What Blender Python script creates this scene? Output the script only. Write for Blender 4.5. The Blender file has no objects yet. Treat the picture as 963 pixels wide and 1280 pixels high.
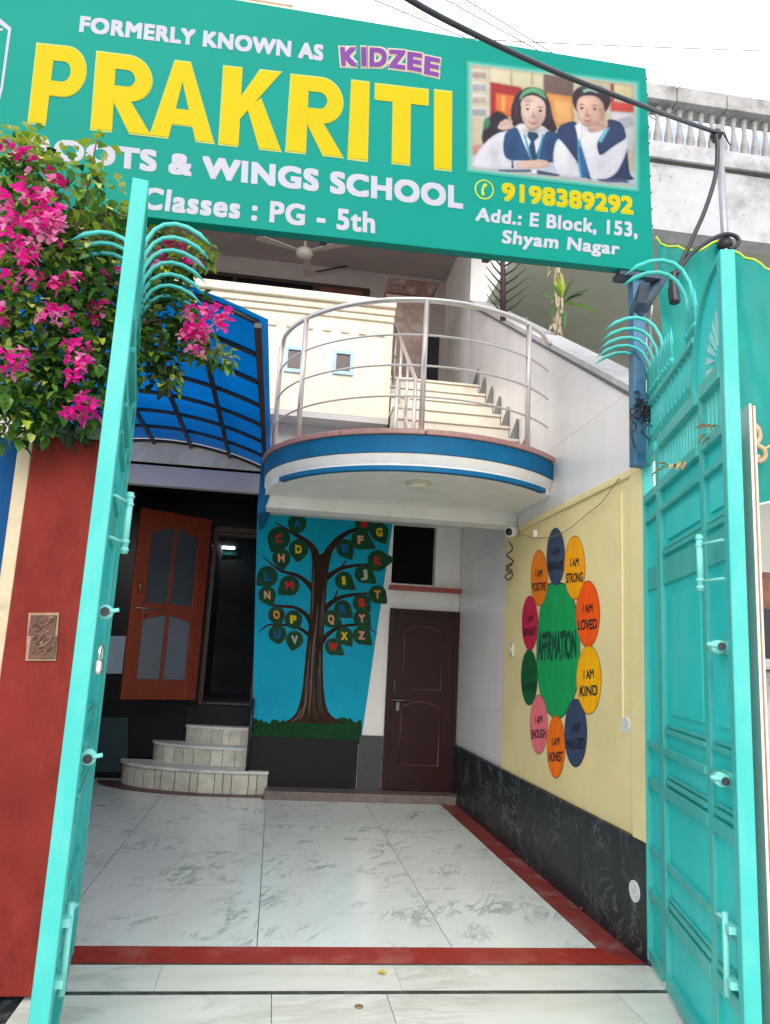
import bpy, bmesh, math, random
import numpy as np
from mathutils import Vector, Matrix
R = math.radians
random.seed(7)
SC = bpy.context.scene

# ------------------------------------------------------------------ camera
PW, PH, FPX, CAMH = 963.0, 1280.0, 970.0, 1.5
CX, CY = 481.5, 640.0
def _axes():
    ray = lambda p: np.array([(p[0]-CX)/FPX, (p[1]-CY)/FPX, 1.0])
    a = ray((344, 816)); b = ray((1344, 816+52))
    up = np.cross(a, b); up /= np.linalg.norm(up)
    if up[1] > 0: up = -up
    y = a/np.linalg.norm(a); x = np.cross(y, up)
    return np.array([x, y, up])
AX = _axes()
ORG = Vector((0, 0, CAMH))
cam = bpy.data.cameras.new('camera'); camo = bpy.data.objects.new('camera', cam)
SC.collection.objects.link(camo); SC.camera = camo
cam.sensor_fit = 'VERTICAL'; cam.sensor_height = 24.0; cam.lens = FPX/PH*24.0
cam.clip_start = 0.05; cam.clip_end = 3000
_r = AX @ np.array([1, 0, 0]); _u = AX @ np.array([0, -1, 0]); _b = AX @ np.array([0, 0, -1])
camo.matrix_world = Matrix(((_r[0], _u[0], _b[0], 0), (_r[1], _u[1], _b[1], 0), (_r[2], _u[2], _b[2], CAMH), (0, 0, 0, 1)))
def ray(px, py): return Vector(AX @ np.array([(px-CX)/FPX, (py-CY)/FPX, 1.0]))
def aty(px, py, y): d = ray(px, py); return ORG + d*(y/d.y)
def atx(px, py, x): d = ray(px, py); return ORG + d*(x/d.x)
def atz(px, py, z): d = ray(px, py); return ORG + d*((z-CAMH)/d.z)
def atp(px, py, p0, n): d = ray(px, py); return ORG + d*((p0-ORG).dot(n)/d.dot(n))

# ------------------------------------------------------------------ world and light (bright overcast)
W = bpy.data.worlds.new('World'); SC.world = W; W.use_nodes = True
nt = W.node_tree; nt.nodes.clear()
SUN_EL, SUN_ROT = R(31), R(190)
sky = nt.nodes.new('ShaderNodeTexSky'); sky.sky_type = 'NISHITA'; sky.sun_disc = False
sky.sun_elevation = SUN_EL; sky.sun_rotation = SUN_ROT
tc = nt.nodes.new('ShaderNodeTexCoord')
mp = nt.nodes.new('ShaderNodeMapping'); mp.inputs['Scale'].default_value = (1, 1, 2.2)
no = nt.nodes.new('ShaderNodeTexNoise'); no.inputs['Scale'].default_value = 2.6; no.inputs['Detail'].default_value = 6
rp = nt.nodes.new('ShaderNodeValToRGB')
rp.color_ramp.elements[0].position = .36; rp.color_ramp.elements[0].color = (.12, .12, .12, 1)
rp.color_ramp.elements[1].position = .55; rp.color_ramp.elements[1].color = (1, 1, 1, 1)
mx = nt.nodes.new('ShaderNodeMixRGB'); mx.inputs[2].default_value = (10.5, 10.6, 11.0, 1)
bg = nt.nodes.new('ShaderNodeBackground'); bg.inputs['Strength'].default_value = .11
wo = nt.nodes.new('ShaderNodeOutputWorld')
L = nt.links.new
L(tc.outputs['Generated'], mp.inputs[0]); L(mp.outputs[0], no.inputs['Vector']); L(no.outputs['Fac'], rp.inputs[0])
L(rp.outputs[0], mx.inputs[0]); L(sky.outputs[0], mx.inputs[1]); L(mx.outputs[0], bg.inputs[0]); L(bg.outputs[0], wo.inputs[0])
sl = bpy.data.lights.new('sun', 'SUN'); sl.energy = 1.35; sl.angle = R(42); sl.color = (1, .95, .88)
so = bpy.data.objects.new('sun', sl); SC.collection.objects.link(so)
# the sun stands high behind the camera, to the left
_az = SUN_ROT
_sd = Vector((math.sin(_az)*math.cos(SUN_EL), math.cos(_az)*math.cos(SUN_EL), math.sin(SUN_EL)))
so.rotation_euler = _sd.to_track_quat('Z', 'Y').to_euler()
sky.sun_rotation = _az
SC.view_settings.view_transform = 'Standard'; SC.view_settings.look = 'None'
SC.view_settings.exposure = 0.88; SC.view_settings.gamma = 1
SC.cycles.max_bounces = 8; SC.cycles.transparent_max_bounces = 12

# ------------------------------------------------------------------ materials
MATS = {}
def s2l(c): return tuple((v/12.92 if v <= .04045 else ((v+.055)/1.055)**2.4) for v in [q/255 for q in c])
def mat(name, col, rough=.6, var=.12, scale=4, bump=0.0, bscale=40, grime=None, gscale=2.0, gamt=.5, metal=0, spec=.5,
        stretch=(1, 1, 1), coat=0, island=0.0, emit=0, specks=None, spamt=.6, spscale=28):
    if name in MATS: return MATS[name]
    m = bpy.data.materials.new(name); m.use_nodes = True; t = m.node_tree; l = t.links.new
    b = t.nodes['Principled BSDF']; b.inputs['Roughness'].default_value = rough; b.inputs['Metallic'].default_value = metal
    b.inputs['Specular IOR Level'].default_value = spec; b.inputs['Coat Weight'].default_value = coat
    c = t.nodes.new('ShaderNodeTexCoord'); mpn = t.nodes.new('ShaderNodeMapping'); mpn.inputs['Scale'].default_value = stretch
    l(c.outputs['Object'], mpn.inputs[0])
    n = t.nodes.new('ShaderNodeTexNoise'); n.inputs['Scale'].default_value = scale; n.inputs['Detail'].default_value = 7
    n.inputs['Roughness'].default_value = .62; l(mpn.outputs[0], n.inputs['Vector'])
    hs = t.nodes.new('ShaderNodeHueSaturation'); hs.inputs['Color'].default_value = (*col, 1)
    mr = t.nodes.new('ShaderNodeMapRange'); mr.inputs[1].default_value = .3; mr.inputs[2].default_value = .7
    mr.inputs[3].default_value = 1-var; mr.inputs[4].default_value = 1+var
    l(n.outputs['Fac'], mr.inputs[0])
    val = mr.outputs[0]
    if island:
        g = t.nodes.new('ShaderNodeNewGeometry'); m2 = t.nodes.new('ShaderNodeMapRange')
        m2.inputs[3].default_value = 1-island; m2.inputs[4].default_value = 1+island; l(g.outputs['Random Per Island'], m2.inputs[0])
        mm = t.nodes.new('ShaderNodeMath'); mm.operation = 'MULTIPLY'; l(val, mm.inputs[0]); l(m2.outputs[0], mm.inputs[1]); val = mm.outputs[0]
    l(val, hs.inputs['Value']); out = hs.outputs[0]
    if grime:
        n2 = t.nodes.new('ShaderNodeTexNoise'); n2.inputs['Scale'].default_value = gscale; n2.inputs['Detail'].default_value = 10
        n2.inputs['Roughness'].default_value = .7; l(mpn.outputs[0], n2.inputs['Vector'])
        r2 = t.nodes.new('ShaderNodeMapRange'); r2.inputs[1].default_value = .5; r2.inputs[2].default_value = .78
        r2.inputs[4].default_value = gamt; l(n2.outputs['Fac'], r2.inputs[0])
        mxn = t.nodes.new('ShaderNodeMixRGB'); mxn.inputs[2].default_value = (*grime, 1); l(r2.outputs[0], mxn.inputs[0]); l(out, mxn.inputs[1]); out = mxn.outputs[0]
    if specks:
        n4 = t.nodes.new('ShaderNodeTexNoise'); n4.inputs['Scale'].default_value = spscale; n4.inputs['Detail'].default_value = 6; n4.inputs['Roughness'].default_value = .7; l(c.outputs['Object'], n4.inputs['Vector'])
        r4 = t.nodes.new('ShaderNodeMapRange'); r4.inputs[1].default_value = .64; r4.inputs[2].default_value = .72; r4.inputs[4].default_value = spamt; l(n4.outputs['Fac'], r4.inputs[0])
        x4 = t.nodes.new('ShaderNodeMixRGB'); x4.inputs[2].default_value = (*specks, 1); l(r4.outputs[0], x4.inputs[0]); l(out, x4.inputs[1]); out = x4.outputs[0]
    l(out, b.inputs['Base Color'])
    if bump:
        n3 = t.nodes.new('ShaderNodeTexNoise'); n3.inputs['Scale'].default_value = bscale; n3.inputs['Detail'].default_value = 5; l(mpn.outputs[0], n3.inputs['Vector'])
        bp = t.nodes.new('ShaderNodeBump'); bp.inputs['Strength'].default_value = bump; bp.inputs['Distance'].default_value = .01
        l(n3.outputs['Fac'], bp.inputs['Height']); l(bp.outputs[0], b.inputs['Normal'])
    if emit:
        b.inputs['Emission Color'].default_value = (*col, 1); b.inputs['Emission Strength'].default_value = emit
    MATS[name] = m; return m
def marble(name, base, vein, rot=35, scale=2.2, amount=.85, rough=.28, width=.035, mask=.5, fine=.35, isl=True, spec=.5):
    m = bpy.data.materials.new(name); m.use_nodes = True; t = m.node_tree; l = t.links.new
    b = t.nodes['Principled BSDF']; b.inputs['Roughness'].default_value = rough; b.inputs['Specular IOR Level'].default_value = spec
    c = t.nodes.new('ShaderNodeTexCoord'); add = t.nodes.new('ShaderNodeVectorMath'); add.operation = 'ADD'
    g = t.nodes.new('ShaderNodeNewGeometry'); cb = t.nodes.new('ShaderNodeVectorMath'); cb.operation = 'SCALE'; cb.inputs[0].default_value = (13, 7, 5)
    l(g.outputs['Random Per Island'], cb.inputs['Scale']); l(c.outputs['Object'], add.inputs[0])
    if isl: l(cb.outputs[0], add.inputs[1])
    mr = t.nodes.new('ShaderNodeMapping'); mr.vector_type = 'TEXTURE'; mr.inputs['Rotation'].default_value = (0, 0, R(rot)); mr.inputs['Scale'].default_value = (1.9, .6, .9)
    m0 = t.nodes.new('ShaderNodeMapping'); m0.inputs['Rotation'].default_value = (0, 0, 0)
    l(add.outputs[0], mr.inputs[0])
    n = t.nodes.new('ShaderNodeTexNoise'); n.inputs['Scale'].default_value = scale; n.inputs['Detail'].default_value = 9
    n.inputs['Roughness'].default_value = .66; n.inputs['Distortion'].default_value = .9; l(mr.outputs[0], n.inputs['Vector'])
    d = t.nodes.new('ShaderNodeMath'); d.operation = 'SUBTRACT'; d.inputs[1].default_value = .5; l(n.outputs['Fac'], d.inputs[0])
    a = t.nodes.new('ShaderNodeMath'); a.operation = 'ABSOLUTE'; l(d.outputs[0], a.inputs[0])
    v = t.nodes.new('ShaderNodeMapRange'); v.inputs[1].default_value = 0; v.inputs[2].default_value = width; v.inputs[3].default_value = amount; v.inputs[4].default_value = 0
    l(a.outputs[0], v.inputs[0])
    k = t.nodes.new('ShaderNodeTexNoise'); k.inputs['Scale'].default_value = scale*.8; k.inputs['Detail'].default_value = 4; l(add.outputs[0], k.inputs['Vector'])
    kr = t.nodes.new('ShaderNodeMapRange'); kr.inputs[1].default_value = mask-.06; kr.inputs[2].default_value = mask+.12; l(k.outputs['Fac'], kr.inputs[0])
    mu = t.nodes.new('ShaderNodeMath'); mu.operation = 'MULTIPLY'; l(v.outputs[0], mu.inputs[0]); l(kr.outputs[0], mu.inputs[1])
    f = t.nodes.new('ShaderNodeTexNoise'); f.inputs['Scale'].default_value = 3.1; f.inputs['Detail'].default_value = 8; l(mr.outputs[0], f.inputs['Vector'])
    fr = t.nodes.new('ShaderNodeMapRange'); fr.inputs[1].default_value = .45; fr.inputs[2].default_value = .75; fr.inputs[4].default_value = fine; l(f.outputs['Fac'], fr.inputs[0])
    x1 = t.nodes.new('ShaderNodeMixRGB'); x1.inputs[1].default_value = (*base, 1); x1.inputs[2].default_value = (*[q*.62 for q in base[:2]], base[2]*.55, 1); l(fr.outputs[0], x1.inputs[0])
    x2 = t.nodes.new('ShaderNodeMixRGB'); x2.inputs[2].default_value = (*vein, 1); l(mu.outputs[0], x2.inputs[0]); l(x1.outputs[0], x2.inputs[1])
    l(x2.outputs[0], b.inputs['Base Color'])
    rr = t.nodes.new('ShaderNodeMapRange'); rr.inputs[3].default_value = rough-.06; rr.inputs[4].default_value = rough+.22; l(k.outputs['Fac'], rr.inputs[0]); l(rr.outputs[0], b.inputs['Roughness'])
    MATS[name] = m; return m
def trans_mat(name, col, mixf=.5, rough=.35):
    m = bpy.data.materials.new(name); m.use_nodes = True; t = m.node_tree; l = t.links.new; t.nodes.remove(t.nodes['Principled BSDF'])
    o = t.nodes['Material Output']; a = t.nodes.new('ShaderNodeBsdfPrincipled'); a.inputs['Base Color'].default_value = (*col, 1); a.inputs['Roughness'].default_value = rough
    b = t.nodes.new('ShaderNodeBsdfTranslucent'); b.inputs[0].default_value = (*col, 1)
    n = t.nodes.new('ShaderNodeTexNoise'); n.inputs['Scale'].default_value = 3; n.inputs['Detail'].default_value = 6
    c = t.nodes.new('ShaderNodeTexCoord'); l(c.outputs['Object'], n.inputs['Vector'])
    h = t.nodes.new('ShaderNodeHueSaturation'); h.inputs['Color'].default_value = (*col, 1); mr = t.nodes.new('ShaderNodeMapRange')
    mr.inputs[3].default_value = .7; mr.inputs[4].default_value = 1.3; l(n.outputs['Fac'], mr.inputs[0]); l(mr.outputs[0], h.inputs['Value'])
    l(h.outputs[0], a.inputs['Base Color']); l(h.outputs[0], b.inputs[0])
    x = t.nodes.new('ShaderNodeMixShader'); x.inputs[0].default_value = mixf; l(a.outputs[0], x.inputs[1]); l(b.outputs[0], x.inputs[2]); l(x.outputs[0], o.inputs[0])
    MATS[name] = m; return m
WHITE = mat('white_wall_paint', (.87, .84, .81), .6, .05, 2.5, .05, 60, grime=(.50, .45, .40), gscale=1.6, gamt=.35, stretch=(2, 2, .6))
WTILE = mat('white_wall_tile', (.83, .79, .785), .3, .04, 3, grime=(.5, .45, .43), gscale=1.5, gamt=.32, island=.035, stretch=(2, 2, .5))
CREAM = mat('cream_plaster', (.78, .68, .54), .75, .08, 3, .12, 50, grime=(.40, .29, .19), gscale=1.8, gamt=.55, stretch=(2.2, 2.2, .7))
YELLOW = mat('yellow_wall_paint', (.83, .68, .34), .6, .06, 2, .06, 70, grime=(.5, .36, .13), gscale=1.4, gamt=.25)
YELL2 = mat('yellow_ledge_paint', (.83, .69, .35), .5, .06, 4, .05, 60)
RED = mat('red_pillar_paint', (.215, .026, .020), .75, .25, 2.0, .25, 40, grime=(.065, .009, .007), gscale=1.5, gamt=.95, spec=.1, stretch=(1.5, 1.5, .8), specks=(.28, .10, .08), spamt=.25, spscale=12)
TEAL = mat('teal_gate_enamel', (.055, .44, .40), .42, .08, 3, .03, 90, grime=(.22, .50, .46), gscale=3, gamt=.45, spec=.25, stretch=(1, 1, .5), specks=(.10, .17, .13), spamt=.45, spscale=22)
TEAL2 = mat('teal_gate_sheet', (.022, .60, .57), .42, .08, 2.4, .05, 14, grime=(.14, .56, .53), gscale=2.4, gamt=.6, spec=.25, stretch=(1.4, 1, .7), specks=(.03, .22, .20), spamt=.4, spscale=16)
GREEN = mat('green_sign_print', (.0, .215, .170), .5, .05, 1.2, spec=.1)
SIGNEDGE = mat('sign_edge', (.0, .16, .12), .5)
STEEL = mat('stainless_steel', (.70, .62, .59), .42, .06, 6, metal=.7)
BLUE = mat('blue_band_paint', (.002, .125, .285), .55, .12, 4, spec=.2, grime=(.003, .06, .15), gscale=3, gamt=.4)
GRANITE = marble('black_granite', (.017, .024, .028), (.20, .23, .23), 60, 3.6, .8, .3, .02, .46, .3, False, .22)
PLINTH = marble('black_plinth_stone', (.006, .007, .008), (.05, .05, .055), 80, 2.0, .4, .35, .012, .6, .2, False, .2)
LEDGE = mat('red_ledge_stone', (.36, .07, .06), .5, .2, 16)
GRANP = mat('pink_granite', (.42, .22, .20), .35, .22, 30, grime=(.2, .1, .1), gscale=60, gamt=.5)
MARB = marble('white_marble', (.78, .815, .765), (.17, .25, .23), 67, 4.0, .70, .12, .05, .535, .20)
MARB2 = marble('apron_marble', (.74, .72, .65), (.38, .37, .31), 5, 1.4, .45, .32, .05, .5, .5)
STEPM = marble('step_marble', (.72, .73, .68), (.25, .30, .28), 20, 3, .6, .3, .05, .5, .4)
RISER = mat('step_riser_tile', (.62, .60, .50), .35, .18, 7, island=.16, grime=(.2, .17, .1), gscale=6, gamt=.5)
REDST = mat('red_stone_border', (.34, .030, .020), .35, .16, 6, .04, 60, grime=(.45, .30, .25), gscale=3, gamt=.45)
BLKST = mat('black_stone_strip', (.045, .05, .045), .5, .3, 20, grime=(.3, .3, .27), gscale=6, gamt=.5)
DARK = mat('dark_interior', (.006, .006, .008), .7, .2, spec=.1)
BLKIR = mat('black_iron', (.018, .018, .022), .45, .2, 10)
WOODR = mat('varnished_red_wood', (.185, .024, .008), .3, .22, 5, .05, 40, stretch=(6, 6, .7), grime=(.12, .02, .01), gscale=3, gamt=.5)
WOODB = mat('dark_brown_door_paint', (.026, .006, .005), .4, .2, 5, stretch=(5, 5, .6), spec=.25)
FROST = mat('frosted_glass', (.10, .12, .15), .16, .06, 3)
CONC = mat('weathered_concrete', (.37, .36, .355), .9, .25, 4, .3, 30, grime=(.035, .035, .04), gscale=3, gamt=.95, spec=.1, specks=(.05, .03, .025), spscale=14)
CONC2 = mat('weathered_white_render', (.47, .465, .48), .9, .12, 3, .3, 30, grime=(.10, .095, .085), gscale=2.2, gamt=.8, spec=.1, specks=(.08, .07, .06), spscale=9)
GREYW = mat('grey_green_wall', (.40, .41, .345), .8, .1, 1.2, .1, 30)
STREET = mat('street_concrete', (.42, .41, .39), .85, .2, 2, .2, 30)

# ------------------------------------------------------------------ mesh helpers
class MB:
    def __init__(s): s.bm = bmesh.new()
    def face(s, pts, mi=0):
        f = s.bm.faces.new([s.bm.verts.new(p) for p in pts]); f.material_index = mi; return s
    def box(s, x0, y0, z0, x1, y1, z1, mi=0):
        return s.hexa([(x0, y0, z0), (x1, y0, z0), (x1, y1, z0), (x0, y1, z0)], [(x0, y0, z1), (x1, y0, z1), (x1, y1, z1), (x0, y1, z1)], mi)
    def hexa(s, bot, top, mi=0):
        a = [s.bm.verts.new(p) for p in bot]; b = [s.bm.verts.new(p) for p in top]; n = len(a)
        fs = [s.bm.faces.new(a[::-1]), s.bm.faces.new(b)]
        for i in range(n): fs.append(s.bm.faces.new((a[i], a[(i+1) % n], b[(i+1) % n], b[i])))
        for f in fs: f.material_index = mi
        return s
    def prism(s, pts, d, mi=0):
        d = Vector(d); pts = [Vector(p) for p in pts]; return s.hexa(pts, [p+d for p in pts], mi)
    def tube(s, path, r, seg=8, caps=True, mi=0, flat=1.0):
        path = [Vector(p) for p in path]; n = len(path); rs = r if isinstance(r, (list, tuple)) else [r]*n
        rings = []; up = None
        for i, p in enumerate(path):
            t = (path[min(i+1, n-1)]-path[max(i-1, 0)]).normalized()
            if up is None:
                up = Vector((0, 0, 1)) if abs(t.z) < .9 else Vector((1, 0, 0))
            x = t.cross(up).normalized(); up = x.cross(t).normalized()
            rings.append([s.bm.verts.new(p + (x*math.cos(2*math.pi*k/seg) + up*flat*math.sin(2*math.pi*k/seg))*rs[i]) for k in range(seg)])
        for i in range(n-1):
            for k in range(seg):
                f = s.bm.faces.new((rings[i][k], rings[i][(k+1) % seg], rings[i+1][(k+1) % seg], rings[i+1][k])); f.smooth = True; f.material_index = mi
        if caps:
            for rg in (rings[0][::-1], rings[-1]):
                f = s.bm.faces.new(rg); f.material_index = mi
        return s
    def lathe(s, c, prof, seg=16, mi=0, axis=None):
        c = Vector(c); q = axis.to_track_quat('Z', 'Y') if axis else None; rings = []
        for r, z in prof:
            ring = []
            for k in range(seg):
                v = Vector((r*math.cos(2*math.pi*k/seg), r*math.sin(2*math.pi*k/seg), z))
                if q: v = q @ v
                ring.append(s.bm.verts.new(c+v))
            rings.append(ring)
        for i in range(len(rings)-1):
            for k in range(seg):
                f = s.bm.faces.new((rings[i][k], rings[i][(k+1) % seg], rings[i+1][(k+1) % seg], rings[i+1][k])); f.smooth = True; f.material_index = mi
        s.bm.faces.new(rings[0][::-1]).material_index = mi; s.bm.faces.new(rings[-1]).material_index = mi
        return s
    def build(s, name, m, parent=None, base=None, bevel=0.0, mats=None, recalc=True):
        if recalc: bmesh.ops.recalc_face_normals(s.bm, faces=s.bm.faces[:])
        me = bpy.data.meshes.new(name)
        off = wloc(parent) if parent else (Vector(base) if base is not None else Vector((0, 0, 0)))
        if parent is None and base is None and len(s.bm.verts):
            vs = [v.co for v in s.bm.verts]
            off = Vector(((min(v.x for v in vs)+max(v.x for v in vs))/2, (min(v.y for v in vs)+max(v.y for v in vs))/2, min(v.z for v in vs)))
        if LOCAL.get('on'): off = Vector((0, 0, 0))
        for v in s.bm.verts: v.co -= off
        s.bm.to_mesh(me); s.bm.free()
        for q in (mats or [m]): me.materials.append(q)
        o = bpy.data.objects.new(name, me); SC.collection.objects.link(o)
        if parent: o.parent = parent
        else: o.location = off
        if bevel:
            b = o.modifiers.new('bevel', 'BEVEL'); b.width = bevel; b.segments = 2; b.limit_method = 'ANGLE'
        return o
LOCAL = {}
def wloc(o):
    v = Vector((0, 0, 0))
    while o is not None: v += Vector(o.location); o = o.parent
    return v
def thing(name, loc, label, cat, group=None, rz=0):
    o = bpy.data.objects.new(name, None); SC.collection.objects.link(o); o.location = loc; o.rotation_euler.z = rz; o.empty_display_size = .1
    return tag(o, label, cat, group)
def tag(o, label, cat, group=None):
    o['label'] = label; o['category'] = cat; o['kind'] = 'thing'
    if group: o['group'] = group
    return o
def structure(o): o['kind'] = 'structure'; return o
def arc(c, r, a0, a1, n, z): return [Vector((c[0]+r*math.cos(R(a0+(a1-a0)*i/n)), c[1]+r*math.sin(R(a0+(a1-a0)*i/n)), z)) for i in range(n+1)]

# ---- lettering: glyph outlines thickened by stacking shifted copies, then mapped on a quad
_GC = {}
def glyphs(text, space=1.0):
    if (text, space) in _GC: return _GC[(text, space)]
    cu = bpy.data.curves.new('t', 'FONT'); cu.body = text; cu.size = 1; cu.space_character = space; cu.resolution_u = 4
    ob = bpy.data.objects.new('t', cu); SC.collection.objects.link(ob)
    bpy.context.view_layer.update()
    me = bpy.data.meshes.new_from_object(ob.evaluated_get(bpy.context.evaluated_depsgraph_get()))
    v = [(q.co.x, q.co.y) for q in me.vertices]; f = [tuple(p.vertices) for p in me.polygons]
    bpy.data.objects.remove(ob); bpy.data.curves.remove(cu); bpy.data.meshes.remove(me)
    _GC[(text, space)] = (v, f); return v, f
CAPH = .70
def lettering(mb, text, quad, nrm, bold=.03, lift=.002, space=1.08, mi=0, step=.00012, cap=CAPH, wob=0):
    """quad = TL, TR, BR, BL points of the line from baseline to cap height"""
    v, f = glyphs(text, space); nrm = Vector(nrm).normalized()
    x0 = min(p[0] for p in v)-bold; x1 = max(p[0] for p in v)+bold
    TL, TR, BR, BL = [Vector(q) for q in quad]
    offs = [(0, 0)] + [(a*bold, b*bold) for a, b in ((1, 1), (1, -1), (-1, 1), (-1, -1), (1, 0), (-1, 0), (0, 1), (0, -1))] if bold else [(0, 0)]
    for k, (dx, dy) in enumerate(offs):
        vs = []
        for x, y in v:
            s = (x+dx+wob*math.sin(5.1*y+2.3*x+len(text)))/1-x0; s /= (x1-x0); t = (y+dy+wob*math.sin(4.3*x+1.7*len(text))+bold)/(cap+2*bold)
            p = (BL*(1-s)+BR*s)*(1-t) + (TL*(1-s)+TR*s)*t
            vs.append(mb.bm.verts.new(p + nrm*(lift+k*step)))
        for q in f:
            try:
                fc = mb.bm.faces.new([vs[i] for i in q]); fc.material_index = mi
            except ValueError: pass
    return mb

# ================================================================== GROUND
b = MB(); b.face([(-400, -300, -.02), (400, -300, -.02), (400, 500, -.02), (-400, 500, -.02)])
structure(b.build('street_ground', STREET))
b = MB(); b.box(-2.3, 3.95, -.018, 2.15, 9.7, -.004); structure(b.build('floor_bed', BLKST))
def tiles(mb, xs, ys, g=.0025, z=0.0):
    for i in range(len(xs)-1):
        for j in range(len(ys)-1):
            mb.box(xs[i]+g, ys[j]+g, -.012, xs[i+1]-g, ys[j+1]-g, z)
b = MB(); tiles(b, (-2.2, -1.045, .022, 1.057, 1.87), (4.415, 5.435, 6.384, 7.411, 8.54), .0022)
tiles(b, (-2.2, -1.045, -.02), (8.54, 9.6), .0022)
structure(b.build('driveway_floor', MARB))
b = MB()
for x0, x1 in ((-1.6, -.55), (-.55, .83), (.83, 1.75), (1.75, 2.02)):
    b.hexa([(x0, 4.19, -.012), (x1-.002, 4.19, -.012), (x1-.002 - (.16 if x1 > 2 else 0), 4.41, -.012), (x0, 4.41, -.012)],
           [(x0, 4.19, .001), (x1-.002, 4.19, .001), (x1-.002 - (.16 if x1 > 2 else 0), 4.41, .001), (x0, 4.41, .001)])
structure(b.build('red_border_strip', REDST))
b = MB()
b.hexa([(2.025, 4.19, -.012), (2.04, 4.19, -.012), (2.04, 8.54, -.012), (1.875, 8.54, -.012), (1.875, 4.412, -.012)],
       [(2.025, 4.19, .001), (2.04, 4.19, .001), (2.04, 8.54, .001), (1.875, 8.54, .001), (1.875, 4.412, .001)])
structure(b.build('dusty_border_strip', mat('dusty_red_stone', (.24, .035, .03), .45, .2, 6, .04, 60, grime=(.34, .28, .26), gscale=3.5, gamt=.75)))
b = MB(); b.box(-1.6, 4.172, -.012, 2.06, 4.187, .0005); b.box(-1.6, 3.836, -.012, 2.06, 3.868, .0005)
structure(b.build('black_border_strip', BLKST))
b = MB(); tiles(b, (-1.6, -.42, .70, 1.9, 2.1), (3.871, 4.169), .001)
tiles(b, (-.95, .10, .62, 1.72, 2.6), (2.4, 3.833), .0018); structure(b.build('apron_paving', MARB2))
b = MB(); b.box(-3.2, 2.0, -.012, -.955, 4.2, -.002); structure(b.build('roadside_paving', GRANITE))

# ================================================================== RIGHT BOUNDARY WALL
WX = 2.08
NIN = Vector((-1, 0, 0))
wall = thing('boundary_wall', (2.2, 6, 0), 'long right hand wall, white tile above, yellow paint with flower mural, black dado', 'wall')
# body with the sloped coping
def cop(y): return 3.05 + (y-4.12)*.605
b = MB(); b.prism([(2.085, 4.15, 0), (2.085, 8.82, 0), (2.085, 8.82, cop(8.82)), (2.085, 4.15, cop(4.15))], (.22, 0, 0)); b.build('wall_core', WHITE, wall)
b = MB(); b.prism([(2.062, 4.12, cop(4.12)+.004), (2.062, 8.81, cop(8.81)+.004), (2.062, 8.81, cop(8.81)+.05), (2.062, 4.12, cop(4.12)+.05)], (.28, 0, 0))
b.build('coping', mat('grey_coping_stone', (.50, .49, .50), .6, .12, 8, grime=(.15, .15, .15), gscale=5, gamt=.5), wall)
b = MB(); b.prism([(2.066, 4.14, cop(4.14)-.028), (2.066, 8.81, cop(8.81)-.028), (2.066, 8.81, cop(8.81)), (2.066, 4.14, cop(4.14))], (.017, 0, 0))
b.build('coping_shadow_joint', mat('shadowed_joint', (.16, .155, .15), .9, .4, 30), wall)  # joint strip darkened to stand for the coping's shadow line
# white tiling (individual tiles with fine joints)
b = MB()
def tile_poly(mb, y0, y1, z0, z1, g=.0015):
    y0, y1, z0, z1 = y0+g, y1-g, z0+g, z1-g
    P = [(y0, z0), (y1, z0), (y1, z1), (y0, z1)]; f = lambda p: cop(p[0])-.03-p[1]; Q = []
    for i in range(4):
        p, q = P[i], P[(i+1) % 4]
        if f(p) > 0: Q.append(p)
        if f(p)*f(q) < 0: t = f(p)/(f(p)-f(q)); Q.append((p[0]+(q[0]-p[0])*t, p[1]+(q[1]-p[1])*t))
    if len(Q) > 2: mb.prism([(2.078, y, z) for y, z in Q], (.012, 0, 0))
ys = [6.98+.61*i for i in range(4)]
zl = [.615, 1.075, 1.585, 2.075, 2.6, 2.712]
for i in range(3):
    for j in range(len(zl)-1): tile_poly(b, ys[i], min(ys[i+1], 8.82), zl[j], zl[j+1])
zu = [2.712, 3.22, 3.74, 4.26, 4.78, 5.3, 5.86]
yu = [4.16, 4.77, 5.38, 5.99, 6.60, 7.21, 7.82, 8.43, 8.82]
for i in range(len(yu)-1):
    for j in range(len(zu)-1):
        if cop(yu[i+1])-.03 > zu[j]+.02: tile_poly(b, yu[i], yu[i+1], zu[j], zu[j+1], .0012)
b.build('tiling', WTILE, wall)
b = MB(); b.box(2.064, 4.2, .60, 2.088, 6.978, 2.66); b.build('yellow_field', YELLOW, wall)
b = MB(); b.box(2.045, 4.2, 2.662, 2.086, 6.97, 2.708); b.build('ledge', YELL2, wall, bevel=.006)
b = MB(); b.box(2.04, 4.16, .60, 2.09, 4.33, 2.66); b.box(2.056, 4.48, 1.22, 2.066, 4.505, 2.60); b.build('pilaster', YELL2, wall, bevel=.004)
b = MB()
zz = 0
for y0, y1 in ((4.16, 5.1), (5.102, 6.05), (6.052, 7.0), (7.002, 7.95), (7.952, 8.52), (8.522, 8.83)):
    b.box(2.042, y0, -.01 if y0 < 8.5 else .1, 2.09, y1, .597+random.uniform(-.002, .004))
b.build('granite_dado', GRANITE, wall, bevel=.002)

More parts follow.
